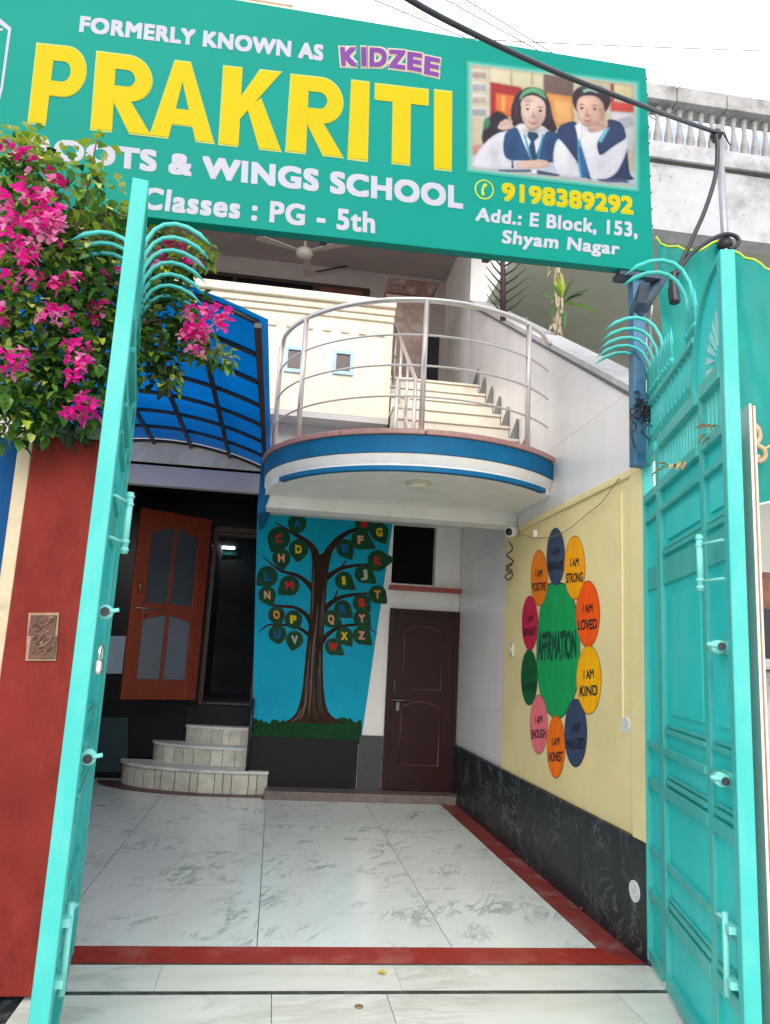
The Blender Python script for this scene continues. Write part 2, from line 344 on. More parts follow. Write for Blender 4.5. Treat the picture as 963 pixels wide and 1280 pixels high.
# affirmation flower mural
def paint(name, rgb, rough=.55): return mat('paint_'+name, s2l(rgb), rough, .13, 6, .05, 50, spec=.15, stretch=(1, 2.5, .8))
INK = mat('mural_black_ink', (.012, .012, .016), .5, .1)
mural = MB()
c8 = lambda x, y: (630+x/3.765, 640+y/3.765)
def wpt(x, y, lift=0): p = atx(*c8(x, y), WX-.016); return p + NIN*lift
cpts = [(205, 345), (245, 333), (287, 342), (322, 395), (346, 470), (357, 560), (358, 660), (352, 760), (340, 840), (318, 905), (292, 945), (262, 972), (230, 962), (198, 930), (178, 880), (164, 800), (156, 720), (155, 630), (160, 540), (172, 460), (188, 395)]
P3 = [wpt(*p) for p in cpts]; cen = sum(P3, Vector())/len(P3)
fm = MB(); fm.face([cen+(p-cen)*1.02+NIN*.0008 for p in P3], 1); fm.face([p+NIN*.0016 for p in P3], 0)
lettering(fm, 'AFFIRMATION', [wpt(163, 565), wpt(343, 553), wpt(343, 690), wpt(160, 700)], NIN, .035, .0022, 1.0, 2, wob=.03)
flower = fm.build('flower_mural', None, wall, mats=[paint('green', (28, 160, 88)), mat('mural_outline', (.01, .03, .02), .5), mat('mural_dark_green_ink', (.004, .055, .03), .5)], recalc=False)
flower['label'] = 'large green flower centre lettered AFFIRMATION'
PET = [('BRAVE', 246, 210, 42, 132, (66, 78, 104)), ('STRONG', 335, 262, 48, 146, (255, 168, 20)), ('LOVED', 397, 480, 55, 152, (255, 92, 20)),
       ('KIND', 402, 790, 57, 158, (255, 180, 12)), ('VALUED', 340, 1040, 52, 156, (62, 74, 104)), ('HONEST', 247, 1105, 42, 144, (250, 118, 20)),
       ('ENOUGH', 166, 1000, 41, 136, (238, 118, 128)), ('UNIQUE', 121, 778, 38, 128, (20, 96, 50)), ('SMART', 124, 523, 37, 125, (205, 36, 78)), ('POSITIVE', 168, 310, 39, 128, (242, 128, 30))]
for w_, x, y, rx, ry, rgb in PET:
    pm = MB(); n = 40
    pl = [wpt(x+rx*math.cos(2*math.pi*i/n), y+ry*math.sin(2*math.pi*i/n)) for i in range(n)]
    ce = wpt(x, y); pm.face([ce+(p-ce)*1.035+NIN*.0024 for p in pl], 1); pm.face([p+NIN*.0030 for p in pl], 0)
    hw = .42*rx; pm_ink = 2
    lettering(pm, 'I AM', [wpt(x-hw, y-.30*ry), wpt(x+hw, y-.33*ry), wpt(x+hw, y-.05*ry), wpt(x-hw, y-.02*ry)], NIN, .02, .0036, 1.0, 2, wob=.018)
    hw = min(.82, .17*len(w_)+.06)*rx
    lettering(pm, w_[0]+w_[1:], [wpt(x-hw, y+.18*ry), wpt(x+hw, y+.14*ry), wpt(x+hw, y+.46*ry), wpt(x-hw, y+.50*ry)], NIN, .026, .0036, 1.0, 2, wob=.018)
    o = pm.build('petal', None, flower, mats=[paint('petal_'+w_.lower(), rgb), mat('petal_rim_'+w_.lower(), tuple(c*.45 for c in s2l(rgb)), .5), INK if w_ != 'UNIQUE' else mat('faded_dark_ink', (.006, .035, .015), .5)], recalc=False)
    o['label'] = 'painted petal reading I AM '+w_ if w_ != 'UNIQUE' else 'dark green petal with faded lettering'

# ================================================================== SCHOOL BUILDING
bld = thing('school_building', (0, 9, 0), 'cream and white school building with round balcony, alphabet tree wall and dark porch', 'building')
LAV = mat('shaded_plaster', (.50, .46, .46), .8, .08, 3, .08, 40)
b = MB(); b.box(-.2, 8.85, 0, 1.262, 9.05, 3.09); b.box(1.262, 8.85, 2.07, 2.075, 9.05, 2.36); b.box(1.775, 8.85, 2.36, 2.075, 9.05, 3.09)
b.box(1.25, 8.99, 0, 2.2, 9.06, 2.065); b.box(-.2, 9.05, 0, -.05, 9.75, 3.3); b.build('ground_floor_wall', WHITE, bld)
b = MB(); b.box(1.262, 8.99, 2.362, 1.773, 9.05, 3.09); b.build('dark_window_opening', DARK, bld)
b = MB(); b.box(1.235, 8.74, 2.28, 2.078, 8.862, 2.33); b.build('red_ledge', LEDGE, bld, bevel=.004)
b = MB(); b.box(-.19, 8.835, 0, .985, 8.849, .60); b.build('granite_plinth', PLINTH, bld, bevel=.004)
b = MB(); b.box(.99, 8.815, 0, 1.255, 8.849, .655); b.build('side_plinth', mat('charcoal_stone', (.045, .047, .05), .5, .25, 5, stretch=(4, 4, 1)), bld, bevel=.004)
b = MB(); b.box(.0, 8.545, -.01, 2.04, 8.86, .085); b.build('threshold', mat('threshold_stone', (.17, .13, .115), .5, .2, 10, grime=(.03, .03, .03), gscale=3, gamt=.6), bld, bevel=.006)
# upper ground floor slab over the porch, door wall, porch interior
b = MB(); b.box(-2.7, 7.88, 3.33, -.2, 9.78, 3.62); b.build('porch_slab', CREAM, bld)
b = MB(); b.box(-2.5, 7.90, 3.30, -.202, 9.6, 3.327); b.build('porch_shade_panel', mat('porch_shade_black', (.010, .010, .013), .6, .3, 3, spec=.15), bld)  # thin panel added under the slab, porch darkness put into its colour
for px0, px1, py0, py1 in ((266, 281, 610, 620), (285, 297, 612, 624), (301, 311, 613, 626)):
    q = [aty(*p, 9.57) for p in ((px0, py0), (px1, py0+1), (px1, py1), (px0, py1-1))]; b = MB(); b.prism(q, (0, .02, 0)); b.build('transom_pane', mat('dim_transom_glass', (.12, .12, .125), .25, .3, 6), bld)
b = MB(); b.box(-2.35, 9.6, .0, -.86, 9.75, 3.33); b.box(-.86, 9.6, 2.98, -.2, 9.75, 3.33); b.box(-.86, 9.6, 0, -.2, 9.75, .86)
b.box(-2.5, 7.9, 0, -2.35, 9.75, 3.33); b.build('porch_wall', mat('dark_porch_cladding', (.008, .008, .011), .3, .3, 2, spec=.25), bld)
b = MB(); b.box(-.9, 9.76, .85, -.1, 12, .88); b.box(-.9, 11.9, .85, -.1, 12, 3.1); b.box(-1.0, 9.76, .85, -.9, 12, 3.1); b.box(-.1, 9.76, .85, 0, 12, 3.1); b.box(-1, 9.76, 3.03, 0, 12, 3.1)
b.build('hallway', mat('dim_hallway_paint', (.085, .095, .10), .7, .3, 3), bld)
b = MB(); b.box(-.97, 9.545, .0, -.21, 9.598, .86); b.build('landing', PLINTH, bld, bevel=.004)
b = MB(); b.box(-2.5, 4.3, 0, -2.35, 7.9, 2.6); b.build('passage_wall', CREAM, bld)
q = [aty(*p, 9.56) for p in ((126, 795), (160, 795), (160, 842), (126, 842))]
b = MB(); b.prism(q, (0, .03, 0)); b.build('pale_wall_panel', mat('pale_blue_panel', (.36, .47, .56), .4, .06, 3), bld)
q = [aty(*p, 9.5) for p in ((110, 897), (160, 897), (160, 965), (110, 965))]
b = MB(); b.prism(q, (0, .08, 0)); b.build('plinth_panel', mat('dark_teal_panel', (.016, .04, .05), .3, .2), bld)
b = MB(); b.tube([(-.20, 8.79, .245), (-.20, 8.79, 1.0)], .020); b.build('drain_pipe', BLKIR, bld)

# alphabet tree painted on the wall
MY = 8.846
def mp_(x, y, l=0): p = aty(300+x/2.832, 620+y/2.832, MY); p.y -= l; return p
NM = Vector((0, -1, 0))
m = MB(); tl = [aty(*p, MY) for p in ((322, 628), (495, 628), (451, 930), (315, 930))]
m.face(tl, 0)
def ribbon(mb, pts, ws, l, mi):
    P = [Vector((x, y, 0)) for x, y in pts]; F = []
    # smooth by catmull-rom
    n = len(P); Q = []; Wd = []
    for i in range(n-1):
        p0, p1, p2, p3 = P[max(i-1, 0)], P[i], P[i+1], P[min(i+2, n-1)]
        for k in range(6):
            t = k/6; Q.append(.5*((2*p1)+(p2-p0)*t+(2*p0-5*p1+4*p2-p3)*t*t+(3*p1-p0-3*p2+p3)*t**3)); Wd.append(ws[i]*(1-t)+ws[i+1]*t)
    Q.append(P[-1]); Wd.append(ws[-1]); A = []; B = []
    for i, p in enumerate(Q):
        d = (Q[min(i+1, len(Q)-1)]-Q[max(i-1, 0)]).normalized(); nn = Vector((-d.y, d.x, 0))*Wd[i]/2
        A.append(mb.bm.verts.new(mp_(p.x+nn.x, p.y+nn.y, l))); B.append(mb.bm.verts.new(mp_(p.x-nn.x, p.y-nn.y, l)))
    for i in range(len(Q)-1): mb.bm.faces.new((A[i], A[i+1], B[i+1], B[i])).material_index = mi
g = []
top = [(44, 790+random.uniform(-5, 5))]
x = 44
while x < 440:
    x += random.uniform(5, 12); top.append((min(x, 432), 800+random.uniform(-13, 7)-6*math.exp(-((x-370)/25)**2)))
m.face([mp_(*p, .0006) for p in top]+[mp_(428, 878, .0006), mp_(44, 878, .0006)], 1)
tree_m = m.build('tree_mural', None, bld, mats=[mat('mural_sky_blue', (.0, .37, .55), .55, .14, 1.4, spec=.15), mat('mural_grass', (.008, .055, .018), .6, .45, 26, spec=.1)], recalc=False)
tree_m['label'] = 'alphabet tree painted on a blue panel'
t = MB()
L_ = [(150, 803), (196, 772), (220, 690), (233, 560), (243, 470), (250, 380), (254, 280), (258, 205)]
Rr = [(376, 806), (318, 770), (298, 690), (294, 560), (298, 470), (304, 380), (312, 285), (322, 205)]
def interp(T, n=6):
    P = [Vector((x, y, 0)) for x, y in T]; Q = []
    for i in range(len(P)-1):
        p0, p1, p2, p3 = P[max(i-1, 0)], P[i], P[i+1], P[min(i+2, len(P)-1)]
        for k in range(n): tt = k/n; Q.append(.5*((2*p1)+(p2-p0)*tt+(2*p0-5*p1+4*p2-p3)*tt*tt+(3*p1-p0-3*p2+p3)*tt**3))
    return Q+[P[-1]]
A, B = interp(L_), interp(Rr)
va = [t.bm.verts.new(mp_(p.x, p.y, .0010)) for p in A]; vb = [t.bm.verts.new(mp_(p.x, p.y, .0010)) for p in B]
for i in range(len(A)-1): t.bm.faces.new((va[i], va[i+1], vb[i+1], vb[i]))
l = .0012
for pts, ws in (
    ([(270, 225), (262, 190), (232, 158), (185, 130), (125, 92)], [34, 24, 17, 11, 3]), ([(303, 225), (318, 190), (350, 152), (400, 122), (508, 94)], [38, 26, 20, 14, 3]),
    ([(268, 345), (240, 308), (200, 280), (140, 262), (78, 210)], [26, 17, 13, 9, 2]), ([(262, 470), (238, 425), (195, 395), (130, 388), (64, 362)], [26, 17, 12, 9, 2]),
    ([(262, 515), (240, 488), (195, 463), (110, 455), (65, 483)], [22, 14, 10, 8, 2]), ([(292, 305), (330, 272), (370, 253), (440, 243), (478, 248)], [24, 17, 13, 9, 2]),
    ([(340, 268), (362, 250), (376, 226)], [10, 8, 2]), ([(290, 410), (325, 377), (370, 355), (440, 346), (470, 345)], [24, 17, 13, 9, 2]), ([(322, 380), (338, 358), (344, 330)], [10, 8, 2]),
    ([(286, 520), (315, 487), (355, 464), (420, 457), (487, 486)], [22, 16, 12, 9, 2])):
    ribbon(t, pts, ws, l, 0); l += .0001
for k in range(26):      # painted bark strokes
    u_ = random.uniform(.1, .9); s0 = random.uniform(.02, .7); s1 = s0+random.uniform(.12, .3)
    pts = []
    for j in range(5):
        s_ = min(s0+(s1-s0)*j/4, .99); i = int(s_*(len(A)-1)); p = A[i]*(1-u_)+B[i]*u_; pts.append((p.x+random.uniform(-1, 1), p.y))
    ribbon(t, pts, [1, 4, 5, 4, 1], .0024+k*.00002, 1+k % 2)
t.build('painted_trunk', None, tree_m, mats=[mat('mural_bark', (.038, .018, .011), .6, .35, 12, spec=.1), mat('mural_bark_light', (.12, .06, .035), .5, .2), mat('mural_bark_dark', (.014, .009, .008), .5, .2)], recalc=False)
LCOL = dict(b=(20, 92, 158), r=(205, 40, 40), y=(225, 195, 30), p=(230, 165, 130), o=(230, 150, 60), w=(185, 185, 165), k=(225, 140, 130))
LV = [('A', 203, 97, 34, 204, 134, 'b'), ('C', 138, 150, 42, 112, 196, 'r'), ('D', 208, 188, 36, 206, 232, 'y'), ('H', 147, 219, 34, 150, 264, 'p'), ('L', 98, 285, 38, 60, 314, 'b'),
      ('M', 176, 317, 37, 136, 346, 'r'), ('N', 97, 350, 32, 116, 390, 'p'), ('O', 130, 420, 31, 142, 456, 'o'), ('P', 190, 437, 33, 204, 470, 'y'), ('U', 133, 488, 33, 142, 522, 'b'),
      ('V', 194, 508, 32, 185, 547, 'w'), ('B', 440, 97, 34, 470, 118, 'r'), ('G', 494, 128, 34, 516, 168, 'y'), ('F', 428, 155, 36, 480, 184, 'p'), ('E', 373, 185, 33, 396, 224, 'b'),
      ('K', 488, 229, 38, 546, 224, 'r'), ('J', 440, 275, 35, 482, 308, 'w'), ('I', 368, 300, 33, 409, 331, 'y'), ('T', 487, 348, 33, 520, 379, 'o'), ('S', 431, 378, 33, 461, 410, 'r'),
      ('R', 364, 400, 32, 399, 430, 'b'), ('Y', 432, 433, 32, 462, 470, 'k'), ('Q', 323, 435, 32, 362, 457, 'p'), ('X', 370, 495, 32, 396, 532, 'y'), ('Z', 431, 493, 33, 468, 527, 'k'), ('W', 330, 533, 31, 369, 562, 'r')]
LEAFG = mat('mural_leaf_green', (.010, .070, .030), .55, .3, 14, spec=.12); LEAFD = mat('mural_leaf_edge', (.004, .02, .012), .5)
for i, (ch, x, y, r, tx, ty, cc) in enumerate(LV):
    lm = MB(); d = Vector((tx-x, ty-y, 0)); dl = d.length; an = math.atan2(d.y, d.x); l = .003+i*.00012
    def outline(sc_, ll):
        P = []
        for k in range(28):
            th = 2*math.pi*k/28; rr = r*.93
            if abs(math.atan2(math.sin(th), math.cos(th))) < .72:
                f = 1-abs(math.atan2(math.sin(th), math.cos(th)))/.72; rr = r*.93*(1-f**1.6)+dl*f**1.6
            P.append(mp_(x+rr*sc_*math.cos(th+an), y+rr*sc_*math.sin(th+an)*1.02, ll))
        return P
    lm.face(outline(1.04, l), 1); lm.face(outline(.97, l+.00005), 0)
    h = 15; wl = {'I': 6, 'W': 15, 'M': 15}.get(ch, 11.5)
    lettering(lm, ch, [mp_(x-wl, y-h, 0), mp_(x+wl, y-h, 0), mp_(x+wl, y+h, 0), mp_(x-wl, y+h, 0)], NM, .045, l+.0003, 1, 2, step=.00002, wob=.02)
    o = lm.build('painted_leaf', None, tree_m, mats=[LEAFG, LEAFD, paint('letter_'+cc, LCOL[cc])], recalc=False)
    o['label'] = 'painted leaf with the letter '+ch

# brown door
def q8(x, y, Y): return aty(300+x/2.832, 620+y/2.832, Y)
dr = MB(); dr.box(1.27, 8.80, .087, 2.06, 8.848, 2.06); brown = dr.build('brown_door', WOODB, bld, bevel=.004); brown['label'] = 'dark brown panelled door with arched mouldings'
f = MB(); f.box(1.262, 8.785, .087, 1.315, 8.802, 2.068); f.box(2.02, 8.785, .087, 2.07, 8.802, 2.068); f.box(1.315, 8.786, 2.02, 2.02, 8.802, 2.068); f.box(1.315, 8.787, .087, 2.02, 8.802, .15)
f.build('door_frame', WOODB, brown, bevel=.003)
b = MB()
def arch(mb, x0, x1, z0, z1, Y, rise, r=.012):
    pts = [(x0, Y, z0), (x0, Y, z1-rise)] + [(x0+(x1-x0)*i/12, Y, z1-rise+rise*math.sin(math.pi*i/12)) for i in range(13)] + [(x1, Y, z1-rise), (x1, Y, z0), (x0, Y, z0)]
    mb.tube(pts, r, 6)
arch(b, 1.44, 1.88, 1.18, 1.88, 8.798, .06); arch(b, 1.44, 1.88, .36, 1.04, 8.798, .06)
b.build('moulding', mat('brown_door_moulding', (.085, .028, .024), .3, .15), brown)
b = MB(); b.tube([(1.30, 8.77, 1.05), (1.56, 8.77, 1.055)], .008); b.tube([(1.345, 8.775, 1.12), (1.345, 8.775, 1.27)], .007); b.box(1.375, 8.76, .94, 1.41, 8.782, 1.03); b.build('bolt', mat('dull_metal', (.20, .19, .18), .4, .2, metal=.8), brown)

# open red door
A0, A1 = Vector((-1.612, 8.87, .925)), Vector((-.872, 9.36, .925)); du = (A1-A0); DL = du.length; du.normalize(); dn = Vector((du.y, -du.x, 0)); DHt = 2.1
def dp(u_, v_, n_): return A0+du*u_+Vector((0, 0, v_))+dn*n_
def dbox(mb, u0, v0, u1, v1, n0, n1): mb.hexa([dp(u0, v0, n0), dp(u1, v0, n0), dp(u1, v0, n1), dp(u0, v0, n1)], [dp(u0, v1, n0), dp(u1, v1, n0), dp(u1, v1, n1), dp(u0, v1, n1)])
b = MB(); st = .155
dbox(b, 0, 0, st, DHt, -.02, .02); dbox(b, DL-st, 0, DL, DHt, -.02, .02); dbox(b, st, 0, DL-st, .22, -.02, .02); dbox(b, st, .93, DL-st, 1.05, -.02, .02); dbox(b, st, 1.93, DL-st, DHt, -.02, .02)
dbox(b, DL/2-.022, .22, DL/2+.022, .93, -.017, .017); dbox(b, DL/2-.022, 1.05, DL/2+.022, 1.93, -.017, .017)
for (v0, v1) in ((.86, .931), (1.83, 1.931)):          # arched spandrels
    n = 14; pts = [dp(st+(DL-2*st)*i/n, v0+(v1-v0)*.9*math.sin(math.pi*i/n), -.016) for i in range(n+1)]
    for i in range(n):
        p, q_ = pts[i], pts[i+1]; p2 = Vector((p.x, p.y, A0.z+v1)); q2 = Vector((q_.x, q_.y, A0.z+v1)); b.prism([p, q_, q2, p2], dn*.032)
red = b.build('red_door', WOODR, bld, bevel=.005); red['label'] = 'open red varnished door with four frosted panes'
for u0, u1 in ((st, DL/2-.022), (DL/2+.022, DL-st)):
    for v0, v1 in ((.22, .93), (1.05, 1.93)):
        p = MB(); dbox(p, u0, v0, u1, v1, -.004, .004); p.build('pane', FROST if v0 < 1 else mat('dark_frosted_glass', (.035, .045, .06), .16, .08, 3), red)
b = MB(); p0 = dp(.05, .985, .035); p1 = dp(.40, .985, .035); b.tube([p0, p1], .008); b.tube([dp(.12, .985, .035), dp(.14, .93, .04), dp(.2, .92, .04)], .007); b.build('bolt', MATS['dull_metal'], red)
b = MB(); b.tube([dp(.07, 1.16, .02), dp(.07, 1.17, .05), dp(.07, 1.25, .05), dp(.07, 1.26, .02)], .009); b.build('handle', MATS['dull_metal'], red)
b = MB(); b.box(-.85, 9.56, .862, -.80, 9.62, 2.98); b.box(-.25, 9.56, .862, -.202, 9.62, 2.98); b.box(-.80, 9.56, 2.92, -.25, 9.62, 2.98); b.build('door_frame', mat('dark_red_wood', (.06, .018, .012), .35, .2), bld)

# beam, balcony
BC, BR_ = (1.08, 6.58), 1.29
def bring(r, z, a0=180, n=48, xr=2.074):
    a1 = 360-math.degrees(math.acos(min(1, (xr-BC[0])/r))); return arc(BC, r, a0, a1, n, z)
beam = MB(); beam.box(-.205, 6.68, 2.735, 2.074, 6.93, 3.06); beam.build('balcony_beam', WHITE, bld, bevel=.006)
b = MB(); pts = bring(BR_-.045, 2.838)+[Vector((2.074, 6.70, 2.838)), Vector((-.2, 6.70, 2.838))]
top = bring(BR_-.012, 2.955)+[Vector((2.074, 6.70, 2.955)), Vector((-.2, 6.70, 2.955))]
mid = bring(BR_-.05, 2.885)+[Vector((2.074, 6.70, 2.885)), Vector((-.2, 6.70, 2.885))]
v0 = [b.bm.verts.new(p) for p in pts]; v1 = [b.bm.verts.new(p) for p in mid]; v2 = [b.bm.verts.new(p) for p in top]; b.bm.faces.new(v0[::-1]); b.bm.faces.new(v2)
for a_, c_ in ((v0, v1), (v1, v2)):
    for i in range(len(a_)): b.bm.faces.new((a_[i], a_[(i+1) % len(a_)], c_[(i+1) % len(a_)], c_[i]))
balc = b.build('balcony', WHITE, bld); balc['label'] = 'round balcony with blue bands and pink stone edge'
b = MB(); p = bring(BR_, 2.958)+[Vector((2.0745, 6.72, 2.958)), Vector((-.2, 6.72, 2.958))]; b.prism(p, (0, 0, .13)); b.build('blue_band', BLUE, balc)
b = MB(); A = arc(BC, BR_-.018, 205, 316, 40, 2.83); B = arc(BC, BR_-.07, 205, 316, 40, 2.83)
for i in range(40): b.prism([A[i], A[i+1], B[i+1], B[i]], (0, 0, .034))
bmesh.ops.remove_doubles(b.bm, verts=b.bm.verts[:], dist=1e-5); b.build('drip_moulding', BLUE, balc)
b = MB()
for k in range(5):
    a0 = 180+k*28.1; A = arc(BC, BR_+.022, a0+.12, min(a0+28, 320.1), 12, 3.09); B = arc(BC, BR_-.2, a0+.12, min(a0+28, 320.1), 12, 3.09)
    b.prism(A+B[::-1], (0, 0, .042))
b.build('nosing', GRANP, balc, bevel=.008)
b = MB(); p = bring(BR_-.2, 3.092)+[Vector((2.074, 7.8, 3.092)), Vector((-.2, 7.8, 3.092))]; b.prism(p, (0, 0, .03)); b.build('balcony_floor', STEPM, balc)
b = MB(); b.box(-.2, 6.9, 3.05, 2.072, 8.95, 3.088); b.build('ceiling_slab', WHITE, balc)
q = [aty(*p, 6.66) for p in ((321.5, 643), (327, 574), (347, 570), (345.5, 597), (331, 637))]
b = MB(); b.prism(q, (0, .9, 0)); b.build('blue_side', BLUE, balc)
# railing
rail = thing('railing', (BC[0], BC[1]-9, 0), '', ''); rail.parent = bld; del rail['category'], rail['kind']; rail['label'] = 'curved stainless steel balcony railing with three thin rails'
RR = 1.228
ZT = 4.16
hp = arc(BC, RR, 189, 316, 40, ZT)
A_ = arc(BC, RR, 186, 186, 1, 0)[0]
hp = [Vector((A_.x, A_.y, 3.125)), Vector((A_.x, A_.y, ZT-.14)), Vector((A_.x+.004, A_.y-.01, ZT-.06)), Vector((A_.x+.012, A_.y-.03, ZT-.015))]+hp[1:]+[Vector((2.02, 5.80, ZT-.03)), Vector((2.072, 5.83, ZT-.04))]
b = MB(); b.tube(hp, .021, 10); b.build('handrail', STEEL, rail)
for z in (3.40, 3.64, 3.88):
    b = MB(); b.tube(arc(BC, RR, 176, 321.5, 44, z), .0085, 8); b.build('rail', STEEL, rail)
for a in (181, 213, 263, 306):
    p = arc(BC, RR, a, a, 1, 3.12)[0]; b = MB(); b.tube([p, (p.x, p.y, ZT-.005)], .021, 12); b.lathe(p, [(.045, 0), (.045, .01), (.025, .02)], 14); b.build('post', STEEL, rail)

# staircase behind the balcony
SM = mat('cream_stair_marble', (.72, .66, .55), .35, .08, 5, grime=(.35, .2, .08), gscale=5, gamt=.5)
stair = thing('staircase', (1.5, 7.4-9, 0), '', ''); stair.parent = bld; del stair['category'], stair['kind']; stair['label'] = 'cream marble staircase rising along the wall'
for i in range(7):
    y0 = 6.36+.31*i; z1 = 3.33+.215*i
    b = MB(); b.box(.99, y0+.02, 3.1, 2.072, 8.9, z1-.028); b.box(.975, y0, z1-.026, 2.073, y0+.34, z1); b.build('step', SM, stair, bevel=.004)
    b = MB(); b.prism([(2.052, y0+.02, z1+.001), (2.052, y0+.02, z1+.20), (2.052, y0+.31, z1+.03), (2.052, y0+.31, z1+.001)], (.018, 0, 0)); b.build('skirting', mat('grey_skirting_marble', (.16, .16, .15), .4, .3, 14), stair)
b = MB()
n0 = Vector((1.05, 6.45, 3.12)); 
b.tube([n0, n0+Vector((0, 0, .83))], .017, 8)
for k in range(1, 5):
    q_ = n0+Vector((0, .5*k, .38*k)); b.tube([q_+Vector((0, 0, .12)), q_+Vector((0, 0, .83))], .014, 8)
b.tube([n0+Vector((-.16, 0, .80)), n0+Vector((0, 0, .82)), n0+Vector((0, 2.1, .82+1.6))], .017, 8)
b.tube([n0+Vector((-.16, 0, 0)), n0+Vector((-.16, 0, .80))], .017, 8)
for h in (.25, .5): b.tube([n0+Vector((0, 0, h)), n0+Vector((0, 2.1, h+1.6))], .007, 6)
b.build('stair_rail', STEEL, stair)

# upper facade
b = MB(); b.box(-3.2, 7.6, 3.92, .972, 7.75, 5.10); b.build('parapet', CREAM, bld)
b = MB(); b.box(-3.2, 7.50, 5.10, .985, 7.80, 5.19); b.box(-3.2, 7.545, 5.03, .98, 7.602, 5.098); b.box(-3.2, 7.57, 4.965, .976, 7.602, 5.028); b.build('cornice', CREAM, bld, bevel=.012)
for k in range(9):
    x = .84-.187*k; b = MB(); b.box(x-.045, 7.575, 4.80, x+.045, 7.604, 4.885); b.build('dentil', CREAM, bld, bevel=.012)
for px0, px1, y0, y1 in ((357, 379, 433, 467), (417, 441, 438, 470)):
    a_ = aty(px0, y0, 7.6); c_ = aty(px1, y1, 7.6)
    w = MB(); x0, x1, z0, z1 = a_.x, c_.x, c_.z, a_.z; t_ = .035
    w.box(x0, 7.575, z0, x1, 7.598, z0+t_); w.box(x0, 7.575, z1-t_, x1, 7.598, z1); w.box(x0, 7.575, z0+t_, x0+t_, 7.598, z1-t_); w.box(x1-t_, 7.575, z0+t_, x1, 7.598, z1-t_)
    fr = w.build('window', mat('pale_blue_frame', (.36, .52, .72), .5, .1), bld); fr['label'] = 'tiny opening in a pale blue frame'
    w = MB(); w.box(x0+t_, 7.594, z0+t_, x1-t_, 7.6005, z1-t_); w.build('pane', mat('brown_dark_pane', (.05, .02, .018), .3, .4, 6), fr)
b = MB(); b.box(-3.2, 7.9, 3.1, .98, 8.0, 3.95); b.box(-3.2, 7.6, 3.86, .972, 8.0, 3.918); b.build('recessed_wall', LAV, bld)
b = MB(); b.box(-3.2, 7.75, 4.54, .97, 10.4, 4.62); b.box(.97, 8.5, 4.3, 2.07, 10.4, 4.62); b.box(-3.2, 10.4, 3.0, 2.30, 10.55, 7.4); b.box(-3.2, 7.2, 7.0, 2.3, 10.4, 7.15); b.box(-3.35, 7.6, 3.2, -3.2, 10.55, 7.15)
b.build('veranda', mat('lavender_plaster', (.42, .365, .35), .8, .06, 2, .08, 40), bld)
b = MB(); b.box(2.08, 8.84, 0, 2.30, 10.4, 7.0); b.build('side_wall', WHITE, bld)
b = MB(); b.box(-2.4, 10.36, 5.4, .96, 10.40, 6.72); wn = b.build('veranda_window', mat('dark_brown_frame', (.035, .018, .014), .4, .2), bld)
for x0, x1, mt in ((-2.35, -.98, DARK), (-.93, .14, DARK), (.26, .86, mat('brown_curtain', (.13, .045, .025), .7, .15))):
    w = MB(); w.box(x0, 10.345, 5.45, x1, 10.362, 6.66); w.build('pane', mt, wn)
b = MB(); q = [aty(*p, 9.2) for p in ((302, -30), (368, -30), (368, 9), (302, 3))]; b.box(q[0].x, 9.2, 7.15, q[1].x, 11.4, q[0].z); b.build('roof_room', CREAM, bld)
b = MB()
for i in range(3): b.box(q[0].x-.02, 9.17, q[0].z-.05-.3*i, q[1].x+.02, 9.2, q[0].z-.3*i)
b.build('roof_cornice', CREAM, bld)

# ================================================================== ENTRANCE STEPS
steps = thing('entrance_steps', (-.3, 9.3, 0), 'three curved marble steps climbing to the dark porch, red stone at the foot', 'steps')
def ell(cx, cy, ax, by, x1, n=44):
    P = []
    for i in range(n+1):
        th = math.pi + math.pi*i/n; x = cx+ax*math.cos(th)
        if x <= x1: P.append((x, cy+by*math.sin(th)))
        else:
            P.append((x1, cy-by*math.sqrt(max(0, 1-((x1-cx)/ax)**2)))); break
    return P
b = MB(); P = ell(-.35, 9.42, 1.50, .80, .03); b.prism([(x, y, -.01) for x, y in P]+[(.03, 9.42, -.01)], (0, 0, .018)); b.build('foot_plate', mat('dark_red_stone', (.10, .03, .025), .4, .3, 8), steps)
for ax, by, x1, z0, z1, cy in ((1.25, .66, .022, .008, .245, 9.42), (.95, .48, -.0, .245, .445, 9.56), (.60, .20, -.21, .445, .635, 9.54)):
    yb = cy; P = ell(-.35, cy, ax, by, x1)
    s_ = MB()
    n_t = 15 if ax > 1.2 else 11 if ax > .9 else 7
    # riser tiles follow the curve, with fine joints
    cum = [0]
    for i in range(len(P)-1): cum.append(cum[-1]+math.hypot(P[i+1][0]-P[i][0], P[i+1][1]-P[i][1]))
    core = [(x*1.0, y+.006) for x, y in P]
    for i in range(len(P)-1):
        t0 = int(cum[i]/cum[-1]*n_t); t1 = int(cum[i+1]/cum[-1]*n_t*.9999)
        p, q_ = Vector((*P[i], z0)), Vector((*P[i+1], z0))
        if t1 != t0: q_ = p+(q_-p)*.9
        s_.prism([p, q_, (q_.x, q_.y+.05, z0), (p.x, p.y+.05, z0)], (0, 0, z1-z0-.03), 0)
    bmesh.ops.remove_doubles(s_.bm, verts=s_.bm.verts[:], dist=1e-5)
    s_.prism([(x, y+.01, z0) for x, y in P]+[(x1, yb, z0)], (0, 0, z1-z0-.031), 2)
    tr = [(-.35+(x+.35)*1.018, cy+(y-cy)*1.035) for x, y in P]
    s_.prism([(x, y, z1-.03) for x, y in tr]+[(tr[-1][0], yb, z1-.03)], (0, 0, .03), 1)
    s_.build('step', None, steps, mats=[RISER, STEPM, BLKST])

